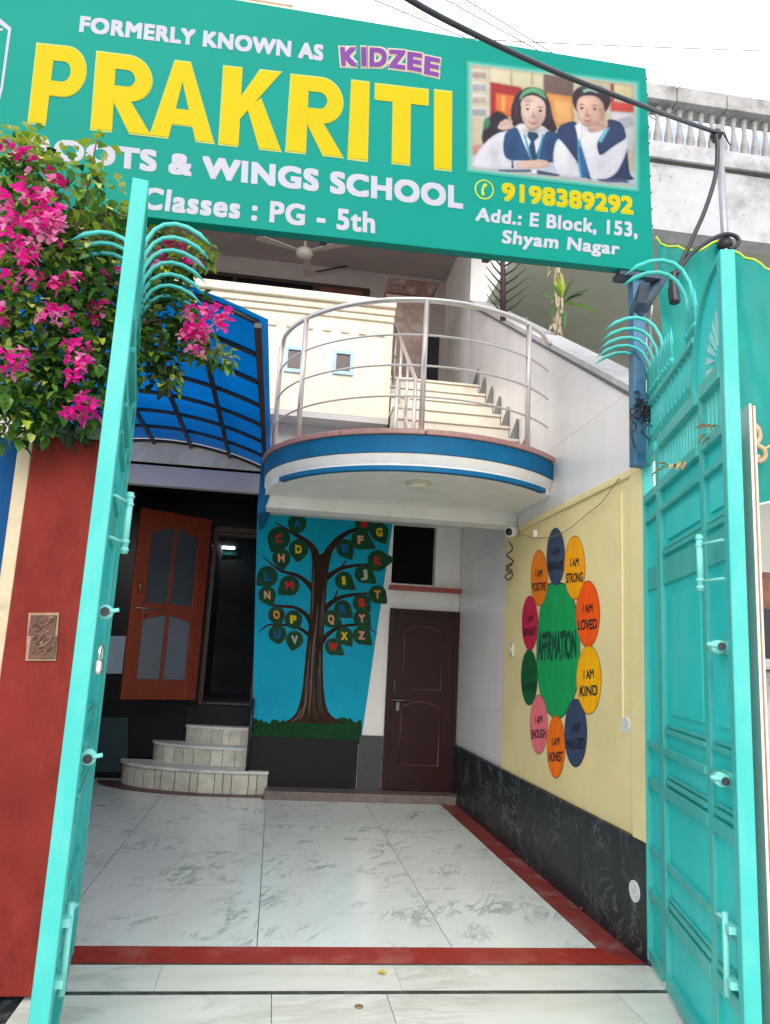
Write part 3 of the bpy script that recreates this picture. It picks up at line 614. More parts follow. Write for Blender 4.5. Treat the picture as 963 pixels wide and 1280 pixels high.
# ================================================================== GATE PILLAR (left)
pil = thing('gate_pillar', (-1.1, 3.95, 0), 'red painted gate pillar with two terracotta tiles set in it, under the bougainvillea', 'pillar')
b = MB(); b.box(-1.212, 3.76, .02, -.90, 4.24, 2.46); b.build('pillar_body', RED, pil, bevel=.008)
b = MB(); b.box(-1.225, 3.745, 2.46, -.89, 4.255, 2.52); b.build('pillar_cap', mat('grey_pillar_cap', (.35, .33, .31), .85, .2, 6), pil, bevel=.01)
b = MB(); b.hexa([(-1.28, 3.80, 0), (-1.214, 3.77, 0), (-1.214, 4.2, 0), (-1.28, 4.2, 0)], [(-1.292, 3.80, 2.5), (-1.214, 3.77, 2.5), (-1.214, 4.2, 2.5), (-1.292, 4.2, 2.5)])
b.build('cream_edge', mat('rough_cream_edge', (.56, .46, .30), .8, .2, 9, .5, 22, grime=(.25, .16, .08), gscale=9, gamt=.7), pil, bevel=.01)
TERRA = mat('terracotta_relief', (.13, .055, .038), .8, .45, 22, .9, 26, grime=(.07, .03, .02), gscale=16, gamt=.8)
for y0, y1 in ((769, 794), (796, 823)):
    q = [aty(*p, 3.745) for p in ((39, y0), (71, y0), (68, y1), (35, y1))]
    b = MB(); b.prism(q, (0, .02, 0))
    rt = random.Random(y0)
    for k in range(26):
        u_, v_ = rt.uniform(.08, .75), rt.uniform(.1, .9); p_ = (q[0]*(1-u_)+q[1]*u_)*(1-v_)+(q[3]*(1-u_)+q[2]*u_)*v_; e_ = p_+Vector((rt.uniform(.008, .026), 0, rt.uniform(.004, .022)))
        b.tube([p_, (p_+e_)/2+Vector((0, -.004, rt.uniform(-.004, .004))), e_], rt.uniform(.002, .0045), 5, mi=rt.choice((0, 1, 1)))
    b.build('tile', None, pil, mats=[TERRA, mat('terracotta_ridge', (.27, .14, .09), .8, .4, 30)])
q = [aty(*p, 3.752) for p in ((36, 766), (74, 766), (70, 826), (32, 826))]
b = MB(); b.prism(q, (0, .01, 0)); b.build('tile_surround', mat('sandy_mortar', (.35, .22, .14), .9, .2, 20), pil)
# compound wall with blue painted sheet at the far left
lw = thing('side_wall', (-2.2, 4.1, 0), 'blue painted panel in a plastered wall left of the red pillar', 'wall')
b = MB(); b.box(-3.6, 3.90, 0, -1.295, 4.2, 2.5); b.build('wall_core', CREAM, lw)
b = MB(); b.box(-3.4, 3.87, .05, -1.296, 3.898, 2.46); b.build('blue_panel', mat('blue_panel_paint', (.003, .060, .19), .6, .12, 3, spec=.1), lw)

# ================================================================== SIGN
U = Vector((.99607246, .07041654, .05367651)).normalized()
SBR = Vector((2.073, 4.05, 3.853)); STR = Vector((2.00612131, 3.98380513, 5.18090368))
SV = (STR-SBR).normalized(); SN = U.cross(SV).normalized()
if SN.y > 0: SN = -SN
SHt = (STR-SBR).length; SL = 3.98
def sp(px, py, l=0): return atp(px, py, SBR, SN)+SN*l
sign = thing('school_sign', SBR-U*SL/2, 'large green school signboard with yellow and white lettering and a photo of two pupils', 'sign')
b = MB(); C0 = [SBR-U*SL, SBR, STR, STR-U*SL]; b.prism([p+SN*0 for p in C0], -SN*.07)
b.build('sign_board', GREEN, sign, bevel=.004)
b = MB()
for t_ in np.linspace(.06, .95, 12):
    p = SBR+SV*SHt*t_+U*.001; b.prism([p-SN*.01, p-SN*.055, p-SN*.055+SV*.01, p-SN*.01+SV*.01], U*.012)
b.build('edge_clip', SIGNEDGE, sign)
b = MB()
for off in (0, SHt): 
    p = SBR-U*SL-SN*.072+SV*(off-.02 if off else .02); b.prism([p, p+U*SL, p+U*SL-SN*.04, p-SN*.04], SV*(-.04 if off else .04))
for k in range(5):
    p = SBR-U*(.05+SL*.24*k)-SN*.072; b.prism([p, p-U*.04, p-U*.04-SN*.04, p-SN*.04], SV*(SHt-.03))
b.build('back_frame', BLKIR, sign)
WL = mat('white_lettering', (.40, .40, .46), .5, .03, spec=.1); YL = mat('yellow_lettering', (.47, .365, .0), .5, .03, 2, spec=.1); PALEY = mat('pale_yellow_outline', (.40, .44, .12), .5, spec=.1)
def line(name, text, quad, bold, m, space=1.06, lift=.0012, cap=CAPH):
    b = MB(); lettering(b, text, [sp(*p) for p in quad], SN, bold, lift, space, cap=cap); o = b.build(name, m, sign, recalc=False); return o
line('white_lettering', 'FORMERLY KNOWN AS', ((101, 19.5), (405, 56), (404, 76.5), (99, 40)), .05, WL, 1.1)
line('white_lettering', 'ROOTS & WINGS SCHOOL', ((40, 169.5), (579, 232.5), (579, 261.5), (38, 196.5)), .05, WL, 1.1)
line('white_lettering', 'Classes : PG - 5th', ((180, 233), (469, 265), (469, 292), (176, 261)), .036, WL, 1.1)
line('white_lettering', 'Add.: E Block, 153,', ((596, 259), (797, 278), (797, 297), (594, 276)), .036, WL, 1.1)
line('white_lettering', 'Shyam Nagar', ((629, 287), (775, 303), (774, 319), (627, 304)), .036, WL, 1.1)
line('phone_number', '9198389292', ((627, 227.5), (792, 245.5), (792, 269), (627, 251)), .042, mat('phone_outline', (.33, .43, .03), .5, spec=.1), 1.02, .0010)
line('phone_number', '9198389292', ((628.5, 229.5), (790.5, 247.5), (790.5, 267), (628.5, 249)), .03, YL, 1.06, .0024)
PR = [('P', (47, 55.5), (111, 62), (99, 160), (36, 152.5)), ('R', (122, 65.5), (190, 74), (189, 169.5), (114.5, 161)), ('A', (195, 74), (262, 82), (267, 178.5), (188, 169)), ('K', (280.5, 83.5), (354, 91.5), (351, 188.5), (274.5, 179.5)),
      ('R', (364.5, 94), (428, 101), (429, 196.5), (358, 188.5)), ('I', (439.5, 101.5), (462, 104), (459.5, 200.5), (435, 197.5)), ('T', (470, 105.5), (535, 113), (534, 208), (468, 201)), ('I', (543, 113.5), (565, 116), (564.5, 212.5), (543, 210))]
b = MB(); b2 = MB()
def g_(ch, quad, mb, l, grow):
    Q = [sp(*p) for p in quad]; c_ = sum(Q, Vector())/4; Q = [p+(p-c_).normalized()*grow for p in Q]
    # heavy block glyphs on a unit square
    def ar(cx, cy, rx, ry, a0, a1, n=14): return [(cx+rx*math.cos(R(a0+(a1-a0)*i/n)), cy+ry*math.sin(R(a0+(a1-a0)*i/n))) for i in range(n+1)]
    w = .345; F = []
    def strip(o, i): F.extend([[o[k], o[k+1], i[k+1], i[k]] for k in range(len(o)-1)])
    if ch == 'I': F = [[(0, 0), (1, 0), (1, 1), (0, 1)]]
    if ch == 'T': F = [[(0, .79), (1, .79), (1, 1), (0, 1)], [(.33, 0), (.67, 0), (.67, .79), (.33, .79)]]
    if ch in 'PR':
        y0 = .36 if ch == 'P' else .40; h_ = 1-y0; yc = y0+h_/2; rx = .40
        F = [[(0, 0), (w, 0), (w, 1), (0, 1)]]
        o_ = [(w, 1)]+ar(.58, yc, .42, h_/2, 90, -90, 18)+[(w, y0)]; bh = .19
        i_ = [(w, 1-bh)]+ar(.55, yc, .155, h_/2-bh, 90, -90, 18)+[(w, y0+bh)]
        strip(o_, i_)
        if ch == 'R': F.append([(.33, y0+.0), (.62, y0+.03), (1.0, 0), (.63, 0)])
    if ch == 'A': F = [[(0, 0), (.29, 0), (.5, .74), (.5, 1), (.355, 1)], [(.71, 0), (1, 0), (.645, 1), (.5, 1), (.5, .74)], [(.27, .18), (.73, .18), (.66, .38), (.34, .38)]]
    if ch == 'K': F = [[(0, 0), (.31, 0), (.31, 1), (0, 1)], [(.31, .34), (.31, .63), (.60, 1), (.97, 1)], [(.42, .50), (.64, .64), (1.0, 0), (.64, 0)]]
    for k, f in enumerate(F):
        z = l+(k*.00008 if ch in 'AKRP' else 0)
        def pt(s, t): return (Q[3]*(1-s)+Q[2]*s)*(1-t)+(Q[0]*(1-s)+Q[1]*s)*t+SN*z
        mb.face([pt(*p) for p in f])
for ch, *qd in PR: g_(ch, qd, b2, .0010, .011); g_(ch, qd, b, .0030, 0)
b2.build('big_lettering_outline', PALEY, sign, recalc=False); b.build('big_yellow_lettering', YL, sign, recalc=False)['label'] = 'huge yellow word PRAKRITI'
KZ = [('K', (90, 114), (222, 116), (216, 262), (102, 258)), ('I', (248, 114), (288, 116), (290, 262), (252, 260)), ('D', (314, 118), (446, 122), (440, 268), (312, 264)), ('Z', (456, 132), (584, 140), (580, 288), (458, 272)), ('E', (598, 148), (712, 164), (704, 308), (596, 286)), ('E', (728, 178), (846, 202), (832, 342), (722, 318))]
k6 = lambda p: (410+p[0]/6.02, 40+p[1]/6.02)
for nm, bo, m_, l in (('logo_halo', .17, mat('logo_white', (.46, .44, .46), .5, spec=.1), .0012), ('logo_outline', .115, mat('logo_cream', (.46, .37, .22), .5, spec=.1), .0030), ('purple_lettering', .045, mat('logo_purple', (.15, .045, .24), .5, spec=.1), .0048)):
    b = MB()
    for ch, *qd in KZ:
        Q = [sp(*k6(p)) for p in qd]; c_ = sum(Q, Vector())/4; Q = [p+(p-c_).normalized()*((bo-.045)*.115) for p in Q]
        lettering(b, ch, Q, SN, bo if bo < .05 else bo*.75, l, 1.0)
    b.build(nm, m_, sign, recalc=False)
# phone icon
b = MB(); c_ = sp(605.5, 237); ex = (sp(617.5, 238)-c_); ey = (sp(605.5, 224.5)-c_); n = 28
for i in range(n):
    a0, a1 = 2*math.pi*i/n, 2*math.pi*(i+1)/n
    b.face([c_+(ex*math.cos(a)+ey*math.sin(a))*k+SN*.0015 for a, k in ((a0, 1), (a1, 1), (a1, .86), (a0, .86))])
hs = [(-.28, -.55), (-.05, -.62), (.05, -.36), (-.10, -.22), (.02, .22), (.20, .26), (.32, .50), (.14, .64), (-.12, .5), (-.32, -.1)]
b.face([c_+ex*x+ey*y+SN*.0015 for x, y in hs]); b.build('phone_icon', mat('icon_yellow', (.38, .47, .04), .5, spec=.1), sign, recalc=False)
# emblem at the left end, mostly out of the frame
b = MB(); E_ = [(-52, -8), (0, 23), (14.5, 35), (4, 110), (-6, 150), (-60, 190), (-118, 128), (-108, 8)]; Ei = [(-52, 0), (-2, 29), (10.5, 38), (1, 109), (-9, 146), (-60, 180), (-112, 124), (-103, 12)]
for i in range(8): b.face([sp(*E_[i], .0014), sp(*E_[(i+1) % 8], .0014), sp(*Ei[(i+1) % 8], .0014), sp(*Ei[i], .0014)])
lettering(b, 'T', [sp(-18, 33), sp(5, 36), sp(-2, 48), sp(-22, 46)], SN, .05, .0014); b.build('emblem', WL, sign, recalc=False)

# printed photograph of two pupils
c9 = lambda x, y: (580+x/4.0125, 75+y/4.0125)
# the print is a grid of small coloured cells, painted here shape by shape with soft edges
class Canvas:
    def __init__(s, x0=12, x1=892, y0=4, y1=664, st=2.6):
        s.xs = np.arange(x0, x1, st); s.ys = np.arange(y0, y1, st); s.X, s.Y = np.meshgrid(s.xs, s.ys); s.C = np.zeros(s.X.shape+(3,))+np.array((206, 196, 168))
        s.rs = np.random.RandomState(4)
    @staticmethod
    def bl(a, n):
        for _ in range(n):
            for ax in (0, 1): a = (np.roll(a, 1, ax)+2*a+np.roll(a, -1, ax))/4
        return a
    def mask(s, pts):
        m = np.zeros(s.X.shape, bool); n = len(pts)
        for i in range(n):
            (xa, ya), (xb, yb) = pts[i], pts[(i+1) % n]
            if ya == yb: continue
            c = ((ya > s.Y) != (yb > s.Y)) & (s.X < (xb-xa)*(s.Y-ya)/(yb-ya)+xa); m ^= c
        return m.astype(float)
    def poly(s, rgb, pts, soft=1):
        m = s.mask(pts); xa = np.array(pts); w, h = np.ptp(xa[:, 0])+1, np.ptp(xa[:, 1])+1; cx, cy = xa[:, 0].mean(), xa[:, 1].mean()
        e = s.bl(s.bl(m, 1+int(min(w, h)/9)), 1); shade = .80+.26*np.clip(e, 0, 1)-.07*(s.X-cx)/w-.09*(s.Y-cy)/h
        if not hasattr(s, 'tex'): s.tex = s.bl(s.rs.randn(*s.X.shape), 9)*1.4
        shade = shade+s.tex*.07
        m = s.bl(m, soft)[..., None]; s.C = s.C*(1-m)+m*np.array(rgb)*shade[..., None]; return s
    def blur(s, n): s.C = np.stack([s.bl(s.C[..., k], n) for k in range(3)], -1)
    def ell(s, rgb, cx, cy, rx, ry, a0=0, a1=360, n=22, rot=0):
        P = []
        for i in range(n):
            th = R(a0+(a1-a0)*i/n); x, y = rx*math.cos(th), ry*math.sin(th); c, q_ = math.cos(R(rot)), math.sin(R(rot)); P.append((cx+x*c-y*q_, cy+x*q_+y*c))
        return s.poly(rgb, P)
    def blob(s, rgb, pts):
        Pp = [Vector((x, y, 0)) for x, y in pts]; n = len(Pp); Q = []
        for i in range(n):
            p0, p1, p2, p3 = Pp[i-1], Pp[i], Pp[(i+1) % n], Pp[(i+2) % n]
            for k in range(5): t = k/5; v = .5*((2*p1)+(p2-p0)*t+(2*p0-5*p1+4*p2-p3)*t*t+(3*p1-p0-3*p2+p3)*t**3); Q.append((v.x, v.y))
        return s.poly(rgb, Q)
p = Canvas()

p.poly((206, 196, 168), [(34, 28), (848, 128), (868, 636), (36, 540)])
p.poly((226, 218, 178), [(130, 40), (400, 72), (400, 160), (130, 116)])
for x in (235, 338): p.poly((186, 172, 120), [(x, 52), (x+8, 53), (x+8, 130), (x, 128)])
for i, cbk in enumerate(((214, 178, 170), (196, 206, 214), (222, 210, 190), (170, 186, 200))):
    y = 45+62*i; p.poly((232, 228, 214), [(36, y), (124, y+8), (126, y+56), (36, y+50)]); p.poly(cbk, [(40, y+14), (112, y+20), (112, y+48), (40, y+44)])
    for j in range(6): p.poly(((150, 120, 110), (120, 140, 160), (200, 150, 120))[j % 3], [(44+j*11, y+18), (48+j*11, y+18), (48+j*11, y+46), (44+j*11, y+46)])
p.poly((112, 88, 82), [(400, 72), (548, 92), (548, 186), (400, 176)]); p.poly((170, 40, 44), [(134, 112), (290, 140), (290, 290), (134, 280)]); p.poly((235, 110, 50), [(160, 165), (255, 178), (255, 285), (160, 278)]); p.poly((250, 170, 90), [(185, 180), (212, 184), (212, 260), (185, 258)])
p.poly((226, 148, 76), [(412, 166), (548, 184), (552, 340), (420, 330)]); p.poly((238, 176, 104), [(450, 200), (540, 210), (545, 320), (460, 316)])
p.poly((150, 60, 56), [(735, 118), (752, 120), (752, 230), (735, 226)]); p.poly((214, 204, 150), [(752, 120), (846, 132), (850, 200), (752, 190)]); p.poly((206, 66, 58), [(735, 208), (850, 220), (850, 264), (735, 256)]); p.poly((206, 206, 208), [(735, 258), (852, 266), (860, 470), (735, 440)])
p.poly((172, 178, 186), [(770, 300), (840, 280), (850, 330), (790, 350)])
p.blob((36, 30, 40), [(120, 300), (165, 258), (220, 290), (235, 360), (190, 420), (110, 440), (92, 380)]); p.blob((60, 130, 96), [(104, 300), (126, 290), (130, 330), (98, 350)]); p.blob((198, 140, 124), [(50, 430), (110, 430), (90, 470), (50, 470)])
p.poly((196, 206, 224), [(36, 480), (868, 560), (868, 636), (36, 540)])

p.blur(3); g = p
g.blob((44, 34, 46), [(242, 330), (238, 250), (262, 180), (305, 145), (350, 138), (398, 156), (428, 210), (446, 290), (466, 350), (430, 362), (395, 330), (300, 320), (262, 338)])
g.poly((214, 178, 160), [(305, 300), (378, 300), (384, 370), (300, 366)])
g.blob((232, 232, 244), [(48, 500), (92, 430), (160, 372), (230, 350), (290, 318), (330, 360), (384, 336), (420, 350), (464, 400), (470, 470), (452, 530), (300, 548), (60, 540)])
g.blob((34, 72, 122), [(205, 378), (262, 338), (292, 400), (322, 470), (338, 500), (366, 470), (404, 372), (446, 360), (478, 380), (456, 440), (462, 510), (330, 505), (212, 492)])
g.poly((240, 240, 248), [(262, 336), (300, 318), (340, 366), (300, 402), (282, 372)]); g.poly((240, 240, 248), [(340, 366), (388, 330), (414, 356), (396, 398), (362, 392)])
g.poly((24, 62, 96), [(322, 362), (364, 364), (376, 384), (352, 410), (366, 498), (340, 505), (326, 440), (336, 408), (318, 382)])
g.poly((60, 156, 206), [(298, 372), (306, 370), (342, 498), (332, 500)]); g.poly((60, 156, 206), [(394, 374), (402, 376), (376, 500), (366, 500)])
g.blob((236, 200, 184), [(286, 250), (288, 205), (320, 180), (366, 182), (402, 208), (412, 252), (404, 300), (372, 342), (340, 348), (308, 328), (290, 290)])
g.blob((246, 216, 200), [(300, 262), (318, 262), (330, 285), (318, 300), (302, 290)])
g.blob((96, 176, 120), [(276, 196), (300, 155), (350, 138), (396, 158), (416, 196), (400, 190), (350, 164), (304, 178), (290, 196)])
for ex_, ey_ in ((319, 246), (383, 256)):
    g.ell((226, 208, 200), ex_, ey_, 13, 5, rot=8); g.ell((40, 28, 30), ex_+1, ey_, 6.5, 5.5); g.blob((120, 92, 86), [(ex_-18, ey_-16), (ex_, ey_-22), (ex_+18, ey_-14), (ex_, ey_-17)])
g.blob((206, 160, 146), [(346, 250), (352, 276), (360, 288), (348, 293), (338, 286), (344, 274)]); g.blob((206, 122, 118), [(320, 306), (344, 312), (370, 310), (350, 326), (336, 324)]); g.poly((250, 244, 240), [(326, 310), (346, 313), (366, 312), (348, 318)])
g.blob((232, 196, 180), [(168, 340), (186, 312), (214, 296), (236, 314), (250, 338), (222, 350), (190, 352)])
for k in range(4): g.ell((222, 182, 166), 186+k*17, 322-4*k+(6 if k == 3 else 0), 6, 15, rot=-15+k*10)
g.blob((228, 190, 174), [(262, 520), (300, 508), (380, 500), (424, 510), (420, 534), (360, 545), (280, 545)]); g.poly((70, 66, 72), [(238, 508), (246, 506), (250, 544), (240, 544)])

h = p
h.blob((36, 52, 92), [(470, 350), (540, 310), (600, 330), (700, 330), (730, 300), (790, 320), (812, 390), (830, 560), (848, 600), (740, 600), (640, 600), (560, 560), (500, 470)])
h.blob((234, 234, 246), [(470, 398), (500, 420), (560, 500), (600, 580), (590, 592), (470, 570), (448, 470)])
h.blob((236, 236, 248), [(566, 330), (600, 310), (690, 320), (720, 350), (676, 410), (690, 470), (740, 440), (812, 390), (822, 440), (770, 560), (700, 602), (640, 600), (606, 500)])
h.blob((40, 58, 100), [(672, 412), (722, 352), (780, 330), (812, 388), (742, 436), (694, 474), (676, 468)])
h.poly((70, 170, 214), [(566, 326), (578, 322), (592, 540), (612, 590), (584, 590), (572, 520)]); h.poly((40, 96, 160), [(572, 440), (590, 440), (634, 586), (594, 590)])
h.poly((250, 250, 252), [(556, 330), (590, 308), (596, 380), (576, 410)]); h.poly((110, 200, 224), [(706, 350), (736, 334), (690, 416), (672, 410)])
h.blob((50, 38, 48), [(552, 230), (544, 190), (560, 150), (606, 128), (660, 126), (716, 150), (736, 200), (722, 244), (700, 262), (690, 210), (640, 180), (580, 190), (572, 260)])
h.blob((222, 178, 158), [(566, 250), (570, 204), (600, 182), (650, 180), (690, 204), (706, 250), (700, 300), (672, 332), (636, 340), (600, 330), (576, 290)]); h.blob((236, 196, 176), [(580, 262), (600, 262), (606, 290), (590, 300)])
h.blob((140, 190, 170), [(596, 152), (630, 140), (666, 150), (670, 168), (632, 158), (604, 166)])
for ex_, ey_ in ((590, 242), (654, 246)):
    h.ell((226, 208, 200), ex_, ey_, 13, 5, rot=5); h.ell((38, 26, 28), ex_+1, ey_, 6.5, 5.5); h.blob((116, 86, 80), [(ex_-18, ey_-14), (ex_, ey_-21), (ex_+18, ey_-13), (ex_, ey_-16)])
h.blob((196, 146, 128), [(618, 240), (622, 268), (634, 282), (620, 288), (608, 281), (615, 266)]); h.blob((204, 124, 120), [(598, 298), (620, 302), (646, 300), (628, 313), (610, 312)])
h.blob((226, 182, 162), [(622, 336), (660, 312), (708, 304), (724, 326), (700, 350), (660, 362), (632, 362)])
for k in range(4): h.ell((214, 168, 148), 660+k*16, 318+k*6, 11, 5, rot=-20)
h.poly((70, 78, 112), [(170, 550), (340, 552), (338, 562), (180, 560)]); h.poly((58, 66, 100), [(366, 552), (480, 576), (474, 584), (366, 572)]); h.poly((66, 74, 112), [(660, 598), (800, 596), (830, 616), (700, 612)])
h.poly((240, 240, 246), [(338, 552), (366, 552), (366, 574), (338, 566)])



for hx, hy, hw, hh, rgb in ((318, 205, 26, 14, (120, 100, 112)), (262, 250, 8, 40, (96, 80, 96)), (432, 260, 8, 44, (92, 76, 92)), (600, 140, 30, 8, (110, 96, 108)), (690, 160, 20, 12, (104, 90, 102))):
    m = np.exp(-(((p.X-hx)/hw)**2+((p.Y-hy)/hh)**2))[..., None]*.45; p.C = p.C*(1-m)+m*np.array(rgb)
for hx, hy, hw, hh, a_ in ((372, 300, 26, 50, -.16), (300, 300, 14, 40, -.10), (340, 225, 40, 26, .07), (690, 260, 18, 60, -.18), (640, 325, 44, 14, -.16), (610, 215, 40, 24, .07), (344, 356, 60, 16, -.22), (640, 352, 40, 12, -.14), (150, 470, 30, 60, -.10), (540, 470, 20, 90, -.08), (690, 520, 40, 60, -.08), (240, 440, 24, 60, -.14), (430, 440, 24, 60, -.16), (520, 400, 30, 70, .10), (300, 420, 20, 50, .12)):
    m = np.exp(-(((p.X-hx)/hw)**2+((p.Y-hy)/hh)**2))[..., None]; p.C = p.C*(1+a_*m)
p.blur(1); p.C = np.clip(p.C*.90+22+p.rs.randn(*p.X.shape)[..., None]*2.0, 0, 255)
# feathered pale edge into the green ground
fx = np.minimum(p.X-30, 862-p.X)/26; tt = (p.X-34)/814; yt = 28+100*tt; yb = 540+96*tt; fy = np.minimum(p.Y-yt+8, yb+8-p.Y)/22; f = np.clip(np.minimum(fx, fy), -1, 1)
halo = np.clip(1+f, 0, 1)[..., None]; core = np.clip(f*3, 0, 1)[..., None]
p.C = (np.array((2, 178, 158))*(1-halo)+np.array((150, 222, 206))*halo)*(1-core)+p.C*core
keep = (f > -.98)
b = MB(); me = bpy.data.meshes.new('photo_print'); ny, nx = p.X.shape; off = wloc(sign); V = []; idx = -np.ones((ny, nx), int); cols_ = []
for a in range(ny):
    for c in range(nx):
        if keep[a, c]:
            idx[a, c] = len(V); V.append(tuple(sp(*c9(p.X[a, c], p.Y[a, c]), .0016)-off)); cols_.append(p.C[a, c])
F = [(idx[a, c], idx[a+1, c], idx[a+1, c+1], idx[a, c+1]) for a in range(ny-1) for c in range(nx-1) if min(idx[a, c], idx[a+1, c], idx[a+1, c+1], idx[a, c+1]) >= 0]
me.from_pydata(V, [], [tuple(int(q_) for q_ in f_) for f_ in F]); b.bm.free()
at_ = me.color_attributes.new('print', 'FLOAT_COLOR', 'POINT'); cc_ = np.array(cols_)/255.; cc_ = np.where(cc_ <= .04045, cc_/12.92, ((cc_+.055)/1.055)**2.4)*.47
at_.data.foreach_set('color', np.concatenate([cc_, np.ones((len(cc_), 1))], 1).astype('f').ravel())
pm_ = bpy.data.materials.new('printed_photo'); pm_.use_nodes = True; bs = pm_.node_tree.nodes['Principled BSDF']; bs.inputs['Roughness'].default_value = .5; bs.inputs['Specular IOR Level'].default_value = .12
vc = pm_.node_tree.nodes.new('ShaderNodeVertexColor'); vc.layer_name = 'print'; pm_.node_tree.links.new(vc.outputs['Color'], bs.inputs['Base Color']); me.materials.append(pm_)
photo = bpy.data.objects.new('photo_print', me); SC.collection.objects.link(photo); photo.parent = sign; photo['label'] = 'printed photograph of two pupils in white shirts and blue vests at a desk'

# sign post
post = thing('sign_post', (1.99, 4.12, 2.5), 'blue painted steel post carrying the right end of the green sign', 'post')
b = MB(); PB = mat('faded_blue_steel', (.03, .13, .23), .45, .3, 6, .1, 40, grime=(.16, .22, .30), gscale=5, gamt=.7)
b.box(1.955, 4.08, 2.66, 2.03, 4.155, 3.86); b.build('pole', PB, post, bevel=.005)
b = MB(); b.prism([(1.95, 4.02, 3.63), (1.95, 4.12, 3.57), (1.95, 4.12, 3.63), (1.95, 3.98, 3.74)], (.06, 0, 0)); b.tube([(1.99, 4.1, 3.58), (2.16, 4.1, 3.86)], .03, 8); b.box(1.86, 4.05, 3.815, 2.12, 4.16, 3.845); b.build('bracket', mat('rusty_blue_steel', (.025, .05, .08), .6, .5, 14, .2, 40, grime=(.12, .08, .06), gscale=9, gamt=.7), post)
b = MB(); b.tube([(2.10, 4.18, 3.85), (2.115, 4.18, 3.0)], .014, 8); b.build('thin_pipe', mat('grey_pipe', (.16, .17, .18), .5, .3), post)

